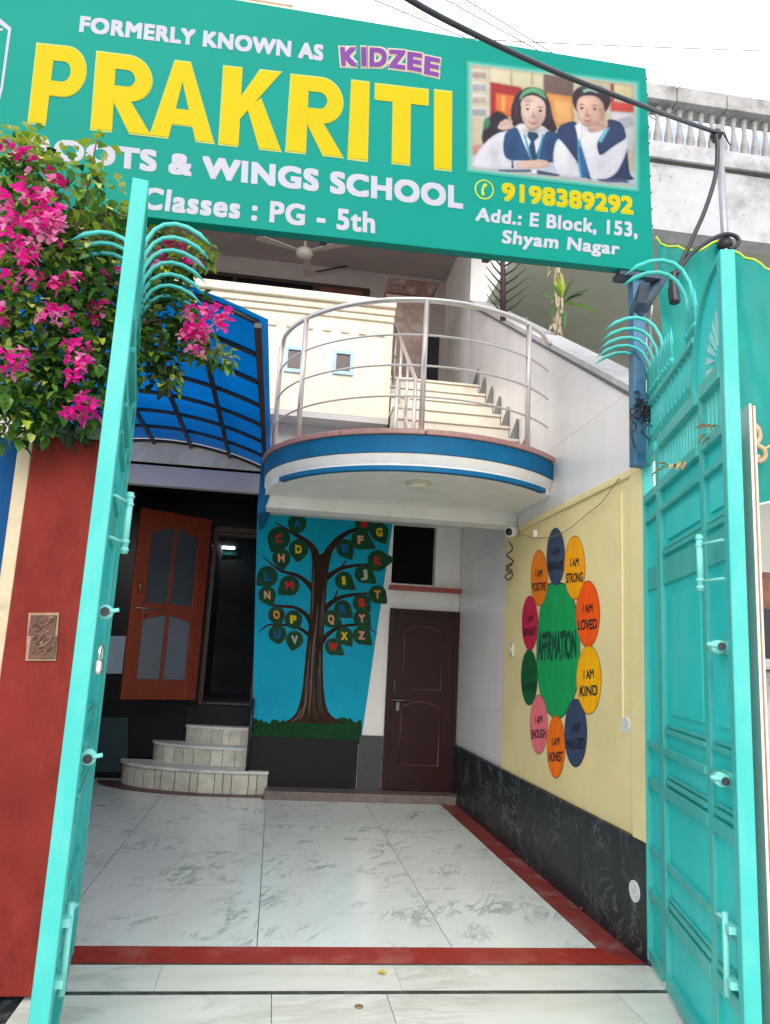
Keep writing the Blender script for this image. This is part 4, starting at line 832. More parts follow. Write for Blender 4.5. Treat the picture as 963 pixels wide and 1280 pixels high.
# ================================================================== GATE LEAVES
def gate_leaf(label, hinge, free, sg, both):
    hv = Vector((*hinge, 0)); d = Vector((*free, 0))-hv
    root = thing('gate_leaf', hv, label, 'gate', 'two leaves of the teal gate', math.atan2(d.y, d.x)); LOCAL['on'] = True
    nb = lambda m, u0, n0, v0, u1, n1, v1: m.box(u0, min(n0*sg, n1*sg), v0, u1, max(n0*sg, n1*sg), v1)
    def part(name, fn, m=TEAL, bv=.003):
        b = MB(); fn(b); return b.build(name, m, root, bevel=bv)
    part('stile', lambda b: nb(b, 1.475, -.030, .04, 1.53, .030, 3.22), bv=.005)
    part('stile', lambda b: nb(b, .0, -.03, .03, .055, .03, 3.05)); part('stile', lambda b: nb(b, .335, -.02, .05, .425, .024, 2.70))
    part('stile', lambda b: nb(b, 1.125, -.02, .05, 1.185, .018, 2.70))
    part('sheet', lambda b: nb(b, .055, -.006, .045, 1.475, -.001, 2.46), TEAL2, 0)
    for v0, v1, pr in ((.03, .09, .03), (.33, .385, .026), (.565, .60, .02), (.895, .95, .024), (1.10, 1.135, .026), (1.95, 2.075, .012), (2.335, 2.36, .024), (2.45, 2.50, .03), (2.685, 2.75, .034)):
        part('rail', lambda b: (nb(b, .056, -.02, v0, .334, pr-.004, v1), nb(b, .426, -.02, v0, 1.124, pr, v1), nb(b, 1.186, -.02, v0, 1.474, pr, v1)))
    for v0 in (.40, .965, 1.205, 2.10):        # bevelled lips standing proud at the foot of each panel
        part('lip', lambda b: (nb(b, .44, -.001, v0, 1.11, .019, v0+.022), nb(b, 1.20, -.001, v0, 1.46, .019, v0+.022), nb(b, .44, -.001, v0+.03, 1.11, .011, v0+.045), nb(b, 1.20, -.001, v0+.03, 1.46, .011, v0+.045)))
    # raised inner panels
    for u0, u1, v0, v1 in ((.50, 1.07, 1.30, 1.88), (1.23, 1.44, 1.30, 1.88), (.50, 1.07, 2.17, 2.30), (1.23, 1.44, 2.17, 2.30)):
        part('panel', lambda b: nb(b, u0, -.001, v0, u1, .010, v1), TEAL2, .008)
    def grille(b):
        for k in range(14): u = .45+k*.052; nb(b, u, -.006, 2.50, u+.012, .006, 2.686)
        for k in range(5): u = 1.205+k*.055; nb(b, u, -.006, 2.50, u+.012, .006, 2.686)
    part('grille', grille, bv=0)
    part('top_rail', lambda b: nb(b, .055, -.022, 3.005, 1.07, .022, 3.035))
    rnd = random.Random(3)
    for k in range(13):
        u = .10+k*.076
        def bar(b):
            b.tube([(u, 0, 2.75), (u, 0, 3.005)], .0085, 8); b.lathe((u, 0, 2.84), [(.0085, -.02), (.016, 0), (.0085, .02)], 8); b.tube([(u+.036, 0, 2.75), (u+.036, 0, 2.93), (u+.036, 0, 2.98)], [.008, .009, .001], 6)
        part('bar', bar, bv=0)
    CU = (.10, .17, .25, .34, .45, .93, 1.02) if not both else (.24, .34, .44, .54, .64, .74, .84)
    def curl(b, u, s_, big):
        h_ = big; w_ = .31
        path = [(u, 0, 3.03), (u, 0, 3.16+h_), (u, .012*s_, 3.225+h_), (u, .045*s_, 3.29+h_), (u, .085*s_, 3.325+h_), (u, .135*s_, 3.34+h_), (u, .19*s_, 3.335+h_), (u, .25*s_, 3.31+h_), (u, w_*s_, 3.265+h_)]
        b.tube(path, [.0105]*6+[.011, .012, .001], 8)
        b.lathe((u, 0, 3.10), [(.0125, -.015), (.019, 0), (.0125, .015)], 8)
    for i, u in enumerate(CU):
        part('curled_spike', lambda b: curl(b, u, sg, .02+.015*(i % 7)), bv=0)
        if both and i > 2: part('curled_spike', lambda b: curl(b, u, -sg, .0), bv=0)
    for u in (.135, .21, .295, .395, .50, .56, .62, .975, 1.055):
        part('straight_spike', lambda b: (b.tube([(u, 0, 3.03), (u, 0, 3.19), (u, 0, 3.20), (u, 0, 3.29)], [.009, .009, .016, .001], 8), b.lathe((u, 0, 3.10), [(.009, -.015), (.016, 0), (.009, .015)], 8)), bv=0)
    # quarter sunburst at the free end
    n = 16; cx, cz, rr = 1.475, 2.75, .41
    def q(r, th): return (cx-r*math.cos(th), cz+r*1.12*math.sin(th))
    def arcf(b):
        for k in range(n):
            a0, a1 = math.pi/2*k/n, math.pi/2*(k+1)/n; o0, o1, i0, i1 = q(rr, a0), q(rr, a1), q(rr-.02, a0), q(rr-.02, a1)
            b.hexa([(o0[0], -.03, o0[1]), (o1[0], -.03, o1[1]), (i1[0], -.03, i1[1]), (i0[0], -.03, i0[1])], [(o0[0], .03, o0[1]), (o1[0], .03, o1[1]), (i1[0], .03, i1[1]), (i0[0], .03, i0[1])])
        bmesh.ops.remove_doubles(b.bm, verts=b.bm.verts[:], dist=1e-5)
    part('sun_arch', arcf, bv=0)
    def disc(b):
        P = [q(rr-.02, math.pi/2*k/n) for k in range(n+1)]
        b.hexa([(x, -.012, z) for x, z in P]+[(cx, -.012, cz)], [(x, -.006, z) for x, z in P]+[(cx, -.006, cz)])
    part('sun_sheet', disc, TEAL2, 0)
    pale = mat('painted_sheen_ray', (.42, .66, .62), .3, .1, 5)  # rays paled in colour for the light they reflect
    for k in range(7):
        th = R(8+12.5*k)
        def ray_(b):
            a = q(.10, th); m1 = q(.22, th+.06); m2 = q(.22, th-.06); e = q(.34, th)
            b.hexa([(a[0], .004*sg, a[1]), (m1[0], .004*sg, m1[1]), (e[0], .004*sg, e[1]), (m2[0], .004*sg, m2[1])], [(a[0], .02*sg, a[1]), (m1[0], .014*sg, m1[1]), (e[0], .006*sg, e[1]), (m2[0], .014*sg, m2[1])])
        part('sun_ray', ray_, pale, 0)
    # ironmongery
    def handle(b):
        b.tube([(1.34, .085*sg, 1.83), (1.34, .085*sg, 2.06)], .014, 10)
        for v in (1.845, 1.875, 2.015, 2.045): b.lathe((1.34, .085*sg, v), [(.014, -.008), (.019, 0), (.014, .008)], 10)
        for v in (1.87, 2.02): b.tube([(1.34, .085*sg, v), (1.40, .06*sg, v), (1.478, .036*sg, v)], .006, 6)
    part('handle', handle, mat('pale_teal_enamel', (.20, .62, .56), .3, .06), 0)
    for v in (1.61, 1.12):
        def bolt(b):
            nb(b, 1.33, .018, v-.028, 1.475, .024, v+.028); b.tube([(1.30, .05*sg, v), (1.47, .05*sg, v)], .012, 8); b.lathe((1.36, .05*sg, v), [(.026, 0), (.026, .08)], 12, axis=Vector((1, 0, 0)))
            b.tube([(1.44, .05*sg, v), (1.44, .095*sg, v+.01)], .008, 6); b.box(1.355, min(.018*sg, .05*sg), v-.01, 1.445, max(.018*sg, .05*sg), v+.01)
        o = part('sliding_bolt', bolt, mat('pale_teal_enamel', (0, 0, 0)), 0)
        b = MB(); b.lathe((1.471, .05*sg, v), [(.016, 0), (.016, .002)], 10, axis=Vector((1, 0, 0))); b.build('bolt_end', BLKIR, root)
    def drop(b):
        b.tube([(1.42, .05*sg, .38), (1.42, .05*sg, .66)], .012, 8); nb(b, 1.395, .02, .60, 1.475, .055, .625); nb(b, 1.395, .02, .42, 1.475, .055, .445); b.tube([(1.42, .05*sg, .64), (1.36, .07*sg, .64)], .008, 6)
    part('drop_bolt', drop, mat('pale_teal_enamel', (0, 0, 0)), 0)
    for v in (.5, 1.6, 2.5): part('hinge', lambda b: b.lathe((-.012, 0, v), [(.016, -.06), (.016, .06)], 10), BLKIR, 0)
    LOCAL.pop('on'); return root
gate_leaf('right gate leaf of teal steel, its panelled inner face and half sunburst in view', (2.08, 4.2), (1.712, 2.722), -1, False)
gate_leaf('left gate leaf of teal steel seen almost edge on before the red pillar', (-.885, 4.25), (-.632, 2.745), 1, True)
# padlock on the left leaf
pl = thing('padlock', aty(124, 832, 2.80), 'silver padlock hanging on the left teal gate leaf', 'padlock')
c_ = wloc(pl); b = MB(); b.box(c_.x-.014, c_.y-.026, c_.z-.03, c_.x+.014, c_.y+.026, c_.z+.02); b.build('lock_body', mat('silver_metal', (.7, .7, .68), .25, .1, metal=.9), pl, bevel=.012)
b = MB(); b.tube([(c_.x, c_.y-.018, c_.z+.02), (c_.x, c_.y-.018, c_.z+.055), (c_.x, c_.y, c_.z+.07), (c_.x, c_.y+.018, c_.z+.055), (c_.x, c_.y+.018, c_.z+.02)], .006, 8); b.build('shackle', MATS['silver_metal'], pl)
# boards leaning behind the right leaf
for k, (m_, lb) in enumerate(((mat('white_laminate_board', (.72, .68, .64), .5, .06), 'white edged flat board behind the right gate leaf, innermost'), (mat('brown_ply_board', (.30, .17, .10), .6, .2, 9), 'thin brown plywood board between the white edged boards'), (mat('cream_board', (.70, .62, .54), .5, .1), 'cream edged flat board behind the right gate leaf, outermost'))):
    b = MB(); th = .008 if k != 1 else .007; x0 = 1.808+(0, .009, .017)[k]; d = Vector((.255, .967, 0))
    b.prism([(x0, 2.76, 0), (x0+th, 2.756, 0), Vector((x0+th, 2.756, 0))+d*.9, Vector((x0, 2.76, 0))+d*.9], (0, 0, 2.58-.004*k))
    tag(b.build('flat_board', m_), lb, 'board', 'boards stored behind the gate')

# ================================================================== CANOPY
can = thing('blue_canopy', (-1, 6, 3), 'curved blue plastic canopy on dark steel bars over the porch', 'canopy')
def poly_mat():
    m = trans_mat('blue_polycarbonate', (.006, .36, .68), .6, .3); t = m.node_tree; o = t.nodes['Material Output']; src = o.inputs[0].links[0].from_socket
    tr = t.nodes.new('ShaderNodeBsdfTransparent'); tr.inputs[0].default_value = (.015, .40, .80, 1); x = t.nodes.new('ShaderNodeMixShader'); x.inputs[0].default_value = .42
    t.links.new(src, x.inputs[1]); t.links.new(tr.outputs[0], x.inputs[2]); t.links.new(x.outputs[0], o.inputs[0]); return m
YA, YB, XR, XL = 4.22, 7.86, -.235, -2.3
def cz(x): return 3.345+.21*(1-((x+1.27)/1.035)**2)
xs = [XR+(XL-XR)*i/20 for i in range(21)]
b = MB(); xs2 = [XR+.055]+xs; cols = []
for x in xs2: cols.append([b.bm.verts.new((x, y, cz(max(min(x, XR), XL))+.022-(.02 if x > XR else 0))) for y in (YA-.05, 5.4, 6.6, YB)])
for i in range(len(cols)-1):
    for j in range(3): b.bm.faces.new((cols[i][j], cols[i+1][j], cols[i+1][j+1], cols[i][j+1])).smooth = True
so_ = b.build('sheet', poly_mat(), can); sm = so_.modifiers.new('thickness', 'SOLIDIFY'); sm.thickness = .004
for k in range(8):
    y = YA+(YB-YA)*k/7; b = MB(); b.tube([(x, y, cz(x)-.004) for x in xs], .017, 6); b.build('arch_bar', BLKIR, can)
for x in (XR, -.61, -1.0, -1.37, -1.75, -2.1):
    b = MB(); r_ = .022 if x == XR else .017; b.box(x-r_, YA-.02, cz(x)-.045, x+r_, YB, cz(x)-.012); b.build('long_bar', mat('brown_black_iron', (.045, .03, .03), .5, .2) if x == XR else BLKIR, can, bevel=.003)

# ================================================================== RIGHT NEIGHBOUR
NY = 6.5
zT = aty(850, 112, NY).z; zR = aty(850, 131, NY).z; zB = aty(850, 184, NY).z; zL = aty(850, 206, NY).z; zW = aty(850, 290, NY).z
nb_ = thing('neighbour_building', (4.2, 8, 0), 'weathered pale house with a balustraded balcony rising beyond the green cloth', 'building')
b = MB(); b.box(2.55, NY, zW, 9, NY+.2, zL); b.build('balcony_wall', CONC2, nb_)
b = MB(); b.box(2.5, NY-.05, zL+.012, 9, NY+.24, zB); b.build('plinth_band', CONC2, nb_, bevel=.01)
b = MB(); b.box(2.52, NY-.015, zL-.012, 9, NY+.21, zL+.014); b.build('groove', mat('dark_strip', (.06, .055, .05), .9, .4, 20), nb_)  # narrow dark strip along the foot of the plinth band
x = 2.5; k = 0
while x < 8:
    b = MB(); b.box(x+.004, NY-.04, zR, x+.536, NY+.2, zT); b.build('rail_block', CONC, nb_, bevel=.008); x += .54
me_b = None
for k in range(40):
    xb = 2.60+.118*k
    if xb > 7: break
    h = zR-zB
    if me_b is None:
        b = MB(); b.lathe((xb, NY+.08, zB), [(.036, 0), (.036, .04*h), (.024, .07*h), (.028, .12*h), (.043, .26*h), (.040, .36*h), (.026, .52*h), (.018, .68*h), (.020, .80*h), (.030, .84*h), (.022, .88*h), (.036, .94*h), (.036, h)], 14)
        b0 = b.build('baluster', CONC, nb_); me_b = b0
    else:
        o = me_b.copy(); SC.collection.objects.link(o); o.parent = nb_; o.location.x += .118*k; o.rotation_euler.z = 0
b = MB(); b.box(2.3, NY+.2, zW+.1, 9, 9.6, zW+.25); b.build('balcony_slab', GREYW, nb_)
b = MB(); b.box(2.3, 9.6, 0, 9, 9.8, zW+.2); b.build('rear_wall', GREYW, nb_)
b = MB(); b.box(2.12, 8.9, 0, 2.85, 9.15, 7.8); b.build('tiled_pier', WTILE, nb_)
b = MB(); b.prism([(2.31, 4.7, cop(4.7)-.75), (2.31, 8.85, cop(8.85)-.75), (2.31, 8.85, cop(8.85)-.55), (2.31, 4.7, cop(4.7)-.55)], (1.1, 0, 0)); b.build('outside_stair', GREYW, nb_)
b = MB(); b.box(2.31, 4.8, 0, 3.9, 4.95, 2.2); b.build('brick_wall', mat('old_brick', (.20, .085, .055), .9, .35, 14, .5, 20, grime=(.05, .03, .03), gscale=8, gamt=.7), nb_)
b = MB(); b.box(2.66, 4.74, 0, 3.9, 4.80, 1.95); b.build('dark_doorway', mat('navy_dark', (.012, .014, .024), .5, .2), nb_)
b = MB(); b.box(2.6, 4.6, 0, 3.9, 4.74, 1.55); b.box(2.55, 4.52, 1.552, 3.95, 4.738, 1.62); b.build('stone_shelf', CONC, nb_, bevel=.02)

# green cloth
CLM = trans_mat('green_shade_cloth', (.0, .31, .265), .35, .6)
b = MB(); NXc, NZc = 44, 34; rows = []
rc = random.Random(5)
def topz(px): return 295+ (20*math.sin(min(1, (px-822)/50)*math.pi*.5) if px < 872 else 20-12*math.sin((px-872)/36*math.pi/2) if px < 908 else 8+34*((px-908)/60))
for i in range(NXc+1):
    px = 822+ (1180-822)*i/NXc; t = aty(px, topz(min(px, 970)), 4.45); bz = aty(min(px, 1000)+12, 631-.35*max(0, px-940), 4.45).z
    row = []
    for j in range(NZc+1):
        z = t.z*(1-j/NZc)+bz*j/NZc; w = (.035*math.sin(px*.055+j*.11)+.02*math.sin(px*.13-j*.23+1)+.012*math.sin(px*.31+j*.4))*(1 if 0 < i else .3)
        row.append(b.bm.verts.new((t.x+.0016*j*(1 if i == 0 else 0)+.02*math.sin(j*.3)*(i/NXc), 4.45+w, z)))
    rows.append(row)
for i in range(NXc):
    for j in range(NZc): 
        f = b.bm.faces.new((rows[i][j], rows[i+1][j], rows[i+1][j+1], rows[i][j+1])); f.smooth = True
tops = [tuple(r[0].co) for r in rows]; bots = [tuple(r[-1].co) for r in rows]
cl = thing('shade_cloth', (2.9, 4.45, 2.5), 'teal green shade cloth hung behind the right gate leaf with a yellow top hem', 'cloth')
b.build('fabric', CLM, cl)
b = MB(); b.tube(tops, .008, 6); b.build('top_hem', mat('yellow_green_hem', (.55, .72, .04), .6, .1), cl)
b = MB(); b.tube(bots, .009, 6); b.build('bottom_hem', mat('pale_hem', (.55, .72, .66), .6, .1), cl)

# pipe pole, cables
pole = thing('pipe_pole', aty(906, 320, 4.36), 'grey steel pipe rising behind the right gate leaf and holding the black cable', 'pole')
pt = aty(898, 158, 4.36); pb = aty(908, 320, 4.36)
b = MB(); b.tube([(pb.x, pb.y, 0), pb, pt], .024, 12); b.build('pipe', mat('galvanised_pipe', (.36, .37, .40), .45, .15, 8, metal=.5), pole)
b = MB(); a_ = aty(907, 312, 4.36); c_ = aty(905.5, 296, 4.36); b.tube([a_, a_*.7+c_*.3, a_*.4+c_*.6, c_], [.03, .052, .044, .03], 10); b.build('black_tape', mat('black_tape', (.02, .016, .018), .6, .3, 30, .4, 60), pole)
b = MB(); a_ = aty(896, 176, 4.36); c_ = aty(895, 164, 4.36); b.tube([a_, (a_+c_)/2, c_], [.028, .042, .03], 10)
for k in range(5): p = aty(893+random.uniform(-3, 8), 170+random.uniform(-5, 6), 4.32); b.tube([p, p+Vector((random.uniform(-.03, .06), 0, random.uniform(-.05, .03))), p+Vector((random.uniform(-.02, .09), 0, random.uniform(-.08, .02)))], .004, 5)
b.build('cable_tie', BLKIR, pole)
CBL = mat('black_cable', (.014, .016, .024), .4, .1)
def spline(pts, n=8):
    P = [Vector(p) for p in pts]; Q = []
    for i in range(len(P)-1):
        p0, p1, p2, p3 = P[max(i-1, 0)], P[i], P[i+1], P[min(i+2, len(P)-1)]
        for k in range(n): t = k/n; Q.append(.5*((2*p1)+(p2-p0)*t+(2*p0-5*p1+4*p2-p3)*t*t+(3*p1-p0-3*p2+p3)*t**3))
    return Q+[P[-1]]
b = MB(); b.tube(spline([aty(*p) for p in ((430, -62, 2.6), (510, -2, 2.85), (600, 46, 3.1), (700, 92, 3.4), (800, 131, 3.75), (860, 153, 4.12), (894, 165, 4.33))]), .014, 8)
tag(b.build('power_cable', CBL), 'thick black cable slung across the front of the sign to the pipe pole', 'cable')
b = MB(); b.tube(spline([aty(*p, 4.33) for p in ((895, 168), (897, 188), (894, 222), (881, 264), (863, 304), (846, 343), (843, 372))]), .015, 8); b.tube(spline([aty(*p, 4.31) for p in ((846, 343), (862, 320), (885, 302), (905, 293), (919, 295), (924, 302), (919, 309), (911, 311))]), .014, 8)
b.tube(spline([aty(*p, 4.33) for p in ((843, 340), (842, 358), (844, 380))]), [.02]+[.03]*8+[.036]*7+[.02], 8)
tag(b.build('hanging_cable', CBL), 'black cable dropping and looping between pipe pole and gate top', 'cable')
for a_, c_, d_, lb in (((430, -16), (600, 55), (800, 140), 'thin wire sloping down to the sign, leftmost against the sky'), ((540, -10), (680, 67), (800, 135), 'thin wire sloping steeply to the sign, middle of three'), ((565, -11), (700, 72), (820, 150), 'thin wire sloping steeply to the sign, rightmost of three'), ((380, 31), (650, 52), (1050, 67), 'thin wire running nearly level above the balustrade')):
    b = MB(); b.tube(spline([aty(*a_, 16), aty(*c_, 18), aty(*d_, 20)], 6), .013, 5)
    tag(b.build('overhead_wire', mat('grey_wire', (.10, .10, .13), .6)), lb, 'wire', 'thin overhead wires')
# wire bundle on the blue post
b = MB(); rc = random.Random(11)
for k in range(16):
    p = aty(806+rc.uniform(-8, 8), 512+rc.uniform(-8, 8), 4.05); pts = [p]
    for j in range(5): pts.append(pts[-1]+Vector((rc.uniform(-.045, .045), rc.uniform(-.02, .02), rc.uniform(-.05, .035))))
    b.tube(spline(pts, 4), .0045, 5)
b.tube(spline([aty(*p, 4.06) for p in ((800, 505), (792, 520), (790, 540), (794, 560))]), .006, 5)
tag(b.build('wire_bundle', CBL), 'tangled black wires tied at the foot of the blue sign post', 'wires')
b = MB(); b.tube(spline([aty(*p, 4.2) for p in ((815, 382), (811, 410), (809, 430), (813, 450))]), .008, 6); tag(b.build('white_wire', WHITE), 'short white wire dangling beside the blue sign post', 'wire')

# ================================================================== FIXTURES
# ceiling light on the balcony soffit
cl_ = thing('ceiling_light', (.99, 5.72, 2.838), 'round cream ceiling light fixed under the balcony', 'light')
b = MB(); b.lathe((.99, 5.72, 2.838), [(.10, 0), (.10, -.012), (.085, -.024)], 24); b.build('rim', mat('cream_plastic', (.62, .56, .44), .4, .05), cl_)
b = MB(); b.lathe((.99, 5.72, 2.815), [(.082, 0), (.075, -.014), (.045, -.024), (.01, -.028)], 24); b.build('diffuser', mat('milky_plastic', (.72, .68, .58), .3, .04), cl_)
# cctv
cc = thing('security_camera', (1.97, 6.55, 2.66), 'white dome security camera with dangling cable at the corner of the yellow wall', 'camera')
p = aty(641, 664, 6.55); b = MB(); ax = Vector((-.75, -.62, -.25)).normalized(); b.lathe(p, [(.012, -.05), (.045, -.04), (.05, .0), (.05, .045), (.042, .06)], 18, axis=ax); b.lathe(p+Vector((0, .03, .035)), [(.03, 0), (.03, .05)], 12); b.build('body', mat('white_plastic', (.74, .74, .74), .3, .03), cc)
b = MB(); b.lathe(p+ax*.058, [(.036, 0), (.030, .012), (.012, .02)], 16, axis=ax); b.build('lens', mat('black_lens', (.01, .01, .012), .08), cc)
b = MB(); b.tube(spline([aty(*q, 6.6) for q in ((636, 676), (641, 686), (634, 694), (642, 702), (633, 708), (640, 714), (632, 720), (636, 725), (641, 718), (633, 712), (640, 706))], 5), .008, 6); b.build('cable', mat('brown_cable', (.06, .045, .035), .5), cc)
def sticker(px, py, rx, ry, lb):
    t = thing('sticker', atx(px, py, 2.045), lb, 'sticker'); c = wloc(t); c.x = atx(px, py, 2.06).x if py < 1000 else 2.04; c = atx(px, py, 2.0645 if py < 1000 else 2.0425)
    P = [c+Vector((-.0, rx*math.cos(2*math.pi*i/28), ry*math.sin(2*math.pi*i/28))) for i in range(28)]
    b = MB(); b.prism(P, (-.006, 0, 0)); b.build('disc', mat('white_sticker', (.74, .74, .74), .4, .03), t)
    b = MB()
    for k in range(9): q_ = c+Vector((-.0065, random.uniform(-.4, .4)*rx, (.6-.15*k)*ry)); b.face([q_, q_+Vector((0, -.3*rx, 0)), q_+Vector((0, -.3*rx, -.06*ry)), q_+Vector((0, 0, -.06*ry))])
    b.build('print', mat('grey_print', (.30, .30, .32), .5), t)
sticker(783, 906, .055, .048, 'white oval tag on the yellow wall below the conduit'); sticker(794, 1114, .062, .055, 'white oval tag on the black dado')
sw = thing('switch_plate', atx(641, 812, 2.06), 'small cream switch plate on the yellow wall left of the flower mural', 'switch'); c = atx(641, 812, 2.064)
b = MB(); b.box(2.045, c.y-.05, c.z-.055, 2.0635, c.y+.05, c.z+.055); b.build('plate', MATS['cream_plastic'], sw, bevel=.005)
b = MB(); b.box(2.038, c.y-.02, c.z-.02, 2.046, c.y+.02, c.z+.02); b.build('button', MATS['milky_plastic'], sw, bevel=.003)
b = MB(); c = atx(671, 667, 2.064); b.box(2.048, c.y-.012, c.z-.03, 2.063, c.y+.012, c.z+.03); b.tube([(2.042, c.y, c.z+.025), (2.042, c.y, c.z-.035)], .007, 6); tag(b.build('wall_hook', WHITE, bevel=.003), 'small white hook on the yellow wall above the mural', 'hook')
b = MB(); b.tube(spline([atx(*q, 2.04) for q in ((652, 668), (668, 672), (690, 671), (710, 662), (730, 646), (752, 628), (768, 606), (774, 598))], 5), .0032, 5); tag(b.build('wall_wire', mat('grey_brown_wire', (.28, .22, .15), .6)), 'loose wire sagging along the top of the yellow wall', 'wire')
# fan
fan = thing('ceiling_fan', (-.02, 9, 6.45), 'cream three blade ceiling fan in the upper veranda', 'fan')
c = aty(381, 316, 9); b = MB(); b.lathe(c, [(.02, -.08), (.09, -.06), (.11, -.01), (.09, .04), (.03, .06), (.018, .08), (.018, .50)], 20); b.build('motor', mat('cream_enamel', (.50, .46, .42), .4, .05), fan)
for a in (82, 202, 325):
    d = Vector((math.cos(R(a)), math.sin(R(a)), 0)); n_ = Vector((-d.y, d.x, 0)); b = MB()
    b.hexa([c+d*.09-n_*.03, c+d*.62-n_*.07, c+d*.62+n_*.07, c+d*.09+n_*.03], [p_+Vector((0, 0, .012)) for p_ in (c+d*.09-n_*.03, c+d*.62-n_*.07, c+d*.62+n_*.07, c+d*.09+n_*.03)]); b.build('blade', MATS['cream_enamel'], fan, bevel=.004)
b = MB(); b.tube(spline([aty(*q, 10.3) for q in ((395, 340), (420, 335), (440, 330), (455, 318), (475, 305), (490, 296))], 5), .012, 6); tag(b.build('veranda_wire', CBL), 'dark wire curving over the veranda wall beside the fan', 'wire')
# weathered cabinet at the stair head
cab = thing('old_cabinet', (1.33, 9.1, 4.62), 'weathered brown wooden cabinet standing at the head of the stairs', 'cabinet')
OLD = mat('weathered_wood', (.16, .11, .09), .8, .35, 7, .3, 30, grime=(.35, .30, .27), gscale=6, gamt=.7)
b = MB(); b.box(1.03, 9.0, 4.622, 1.60, 9.5, 6.0); b.build('body', OLD, cab, bevel=.006)
b = MB(); b.hexa([(1.02, 8.98, 6.0), (1.61, 8.98, 6.0), (1.61, 9.5, 6.0), (1.02, 9.5, 6.0)], [(1.06, 8.9, 6.17), (1.70, 8.9, 6.17), (1.70, 9.5, 6.17), (1.06, 9.5, 6.17)]); b.build('cornice', mat('dark_red_weathered_wood', (.07, .025, .02), .7, .4, 10, .2, 30, grime=(.3, .25, .24), gscale=9, gamt=.6), cab, bevel=.006)
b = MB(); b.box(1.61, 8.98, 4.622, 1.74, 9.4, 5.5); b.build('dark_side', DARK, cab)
# hallway tube light, and a second tube added to stand for its reflection
for px0, px1, py, Y, lb in ((298, 321, 659, 11.7, 'glowing tube light deep in the dark hallway, by the mural edge'), (274, 293, 683, 11.8, 'small glowing tube lower in the dark hallway, added for a reflected tube light')):
    a_ = aty(px0, py, Y); c_ = aty(px1, py+1, Y); t = thing('tube_light', (a_+c_)/2, lb, 'tube light', 'tube lights in the hallway')
    b = MB(); b.tube([a_, c_], .018, 8); b.build('tube', mat('lit_tube', (.85, .95, 1), .4, 0, emit=9), t); b = MB(); b.box(a_.x-.02, Y+.02, a_.z-.03, c_.x+.02, Y+.05, a_.z+.04); b.build('batten', WHITE, t)
b = MB(); q = [aty(*p, 11.86) for p in ((272, 668), (297, 668), (297, 694), (272, 694))]; b.prism(q, (0, .03, 0)); tag(b.build('teal_wall_panel', mat('teal_panel_face', (.03, .14, .15), .3, .4, 9)), 'teal panel behind the small glowing tube, standing for an unclear wall fixture', 'picture')  # teal panel added for an unclear shape beside the reflected tube

# ================================================================== PLANTS
def leafy(mb, c, d, L_, w, mi=0, fold=.25, droop=.15):
    d = d.normalized(); s_ = d.cross(Vector((0, 0, 1)));  s_ = s_.normalized() if s_.length > .05 else Vector((1, 0, 0)); n_ = s_.cross(d)
    b0 = c; m_ = c+d*L_*.45-n_*0; t = c+d*L_+Vector((0, 0, -droop*L_)); l = c+d*L_*.4+s_*w*.5+n_*fold*w; r = c+d*L_*.4-s_*w*.5+n_*fold*w; l2 = c+d*L_*.75+s_*w*.33+n_*fold*w*.5-Vector((0, 0, droop*L_*.5)); r2 = c+d*L_*.75-s_*w*.33+n_*fold*w*.5-Vector((0, 0, droop*L_*.5)); m2 = c+d*L_*.75-Vector((0, 0, droop*L_*.5))
    V = [mb.bm.verts.new(p) for p in (b0, l, m_, r, l2, m2, r2, t)]
    for q in ((0, 1, 2), (0, 2, 3), (1, 4, 5, 2), (2, 5, 6, 3), (4, 7, 5), (5, 7, 6)):
        f = mb.bm.faces.new([V[i] for i in q]); f.material_index = mi; f.smooth = True
def leaf_mat(name, col, tr=.3): return trans_mat(name, col, tr, .4)
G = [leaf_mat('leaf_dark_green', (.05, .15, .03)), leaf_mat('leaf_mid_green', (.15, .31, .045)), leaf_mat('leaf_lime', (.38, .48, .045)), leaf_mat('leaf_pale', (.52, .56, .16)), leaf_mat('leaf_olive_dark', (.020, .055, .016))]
bg_ = thing('bougainvillea', (-1.2, 3.6, 2.4), 'bougainvillea with magenta flowers spilling over the red pillar and the green sign', 'plant')
rb = random.Random(21)
# clumps: pixel, depth, radius in metres, share of light young leaves
CL = [(8, 215, 3.55, .20, .75), (35, 195, 3.45, .13, .9), (60, 240, 3.45, .20, .6), (105, 225, 3.40, .13, .9), (120, 185, 3.42, .07, 1), (128, 250, 3.42, .12, .85), (90, 205, 3.42, .08, 1), (20, 290, 3.6, .30, .35), (75, 310, 3.6, .28, .35), (125, 300, 3.5, .18, .65), (150, 285, 3.48, .10, .9),
      (15, 380, 3.6, .32, .2), (75, 385, 3.6, .32, .2), (125, 380, 3.62, .26, .35), (25, 460, 3.6, .28, .25), (85, 455, 3.62, .28, .15), (120, 440, 3.7, .22, .15), (15, 515, 3.55, .17, .6), (60, 505, 3.64, .20, .1), (95, 500, 3.66, .16, .12), (105, 345, 3.55, .2, .55),
      (205, 330, 3.75, .16, .65), (232, 320, 3.7, .12, .9), (250, 315, 3.7, .08, 1), (215, 385, 3.8, .20, .25), (205, 430, 3.8, .17, .2), (195, 460, 3.82, .12, .25), (235, 420, 3.78, .12, .4), (212, 478, 3.78, .06, .8), (200, 290, 3.72, .09, .9), (262, 440, 3.72, .06, .95), (281, 447, 3.7, .045, 1), (160, 400, 3.9, .16, .2), (175, 350, 3.9, .15, .3)]
fl = MB()
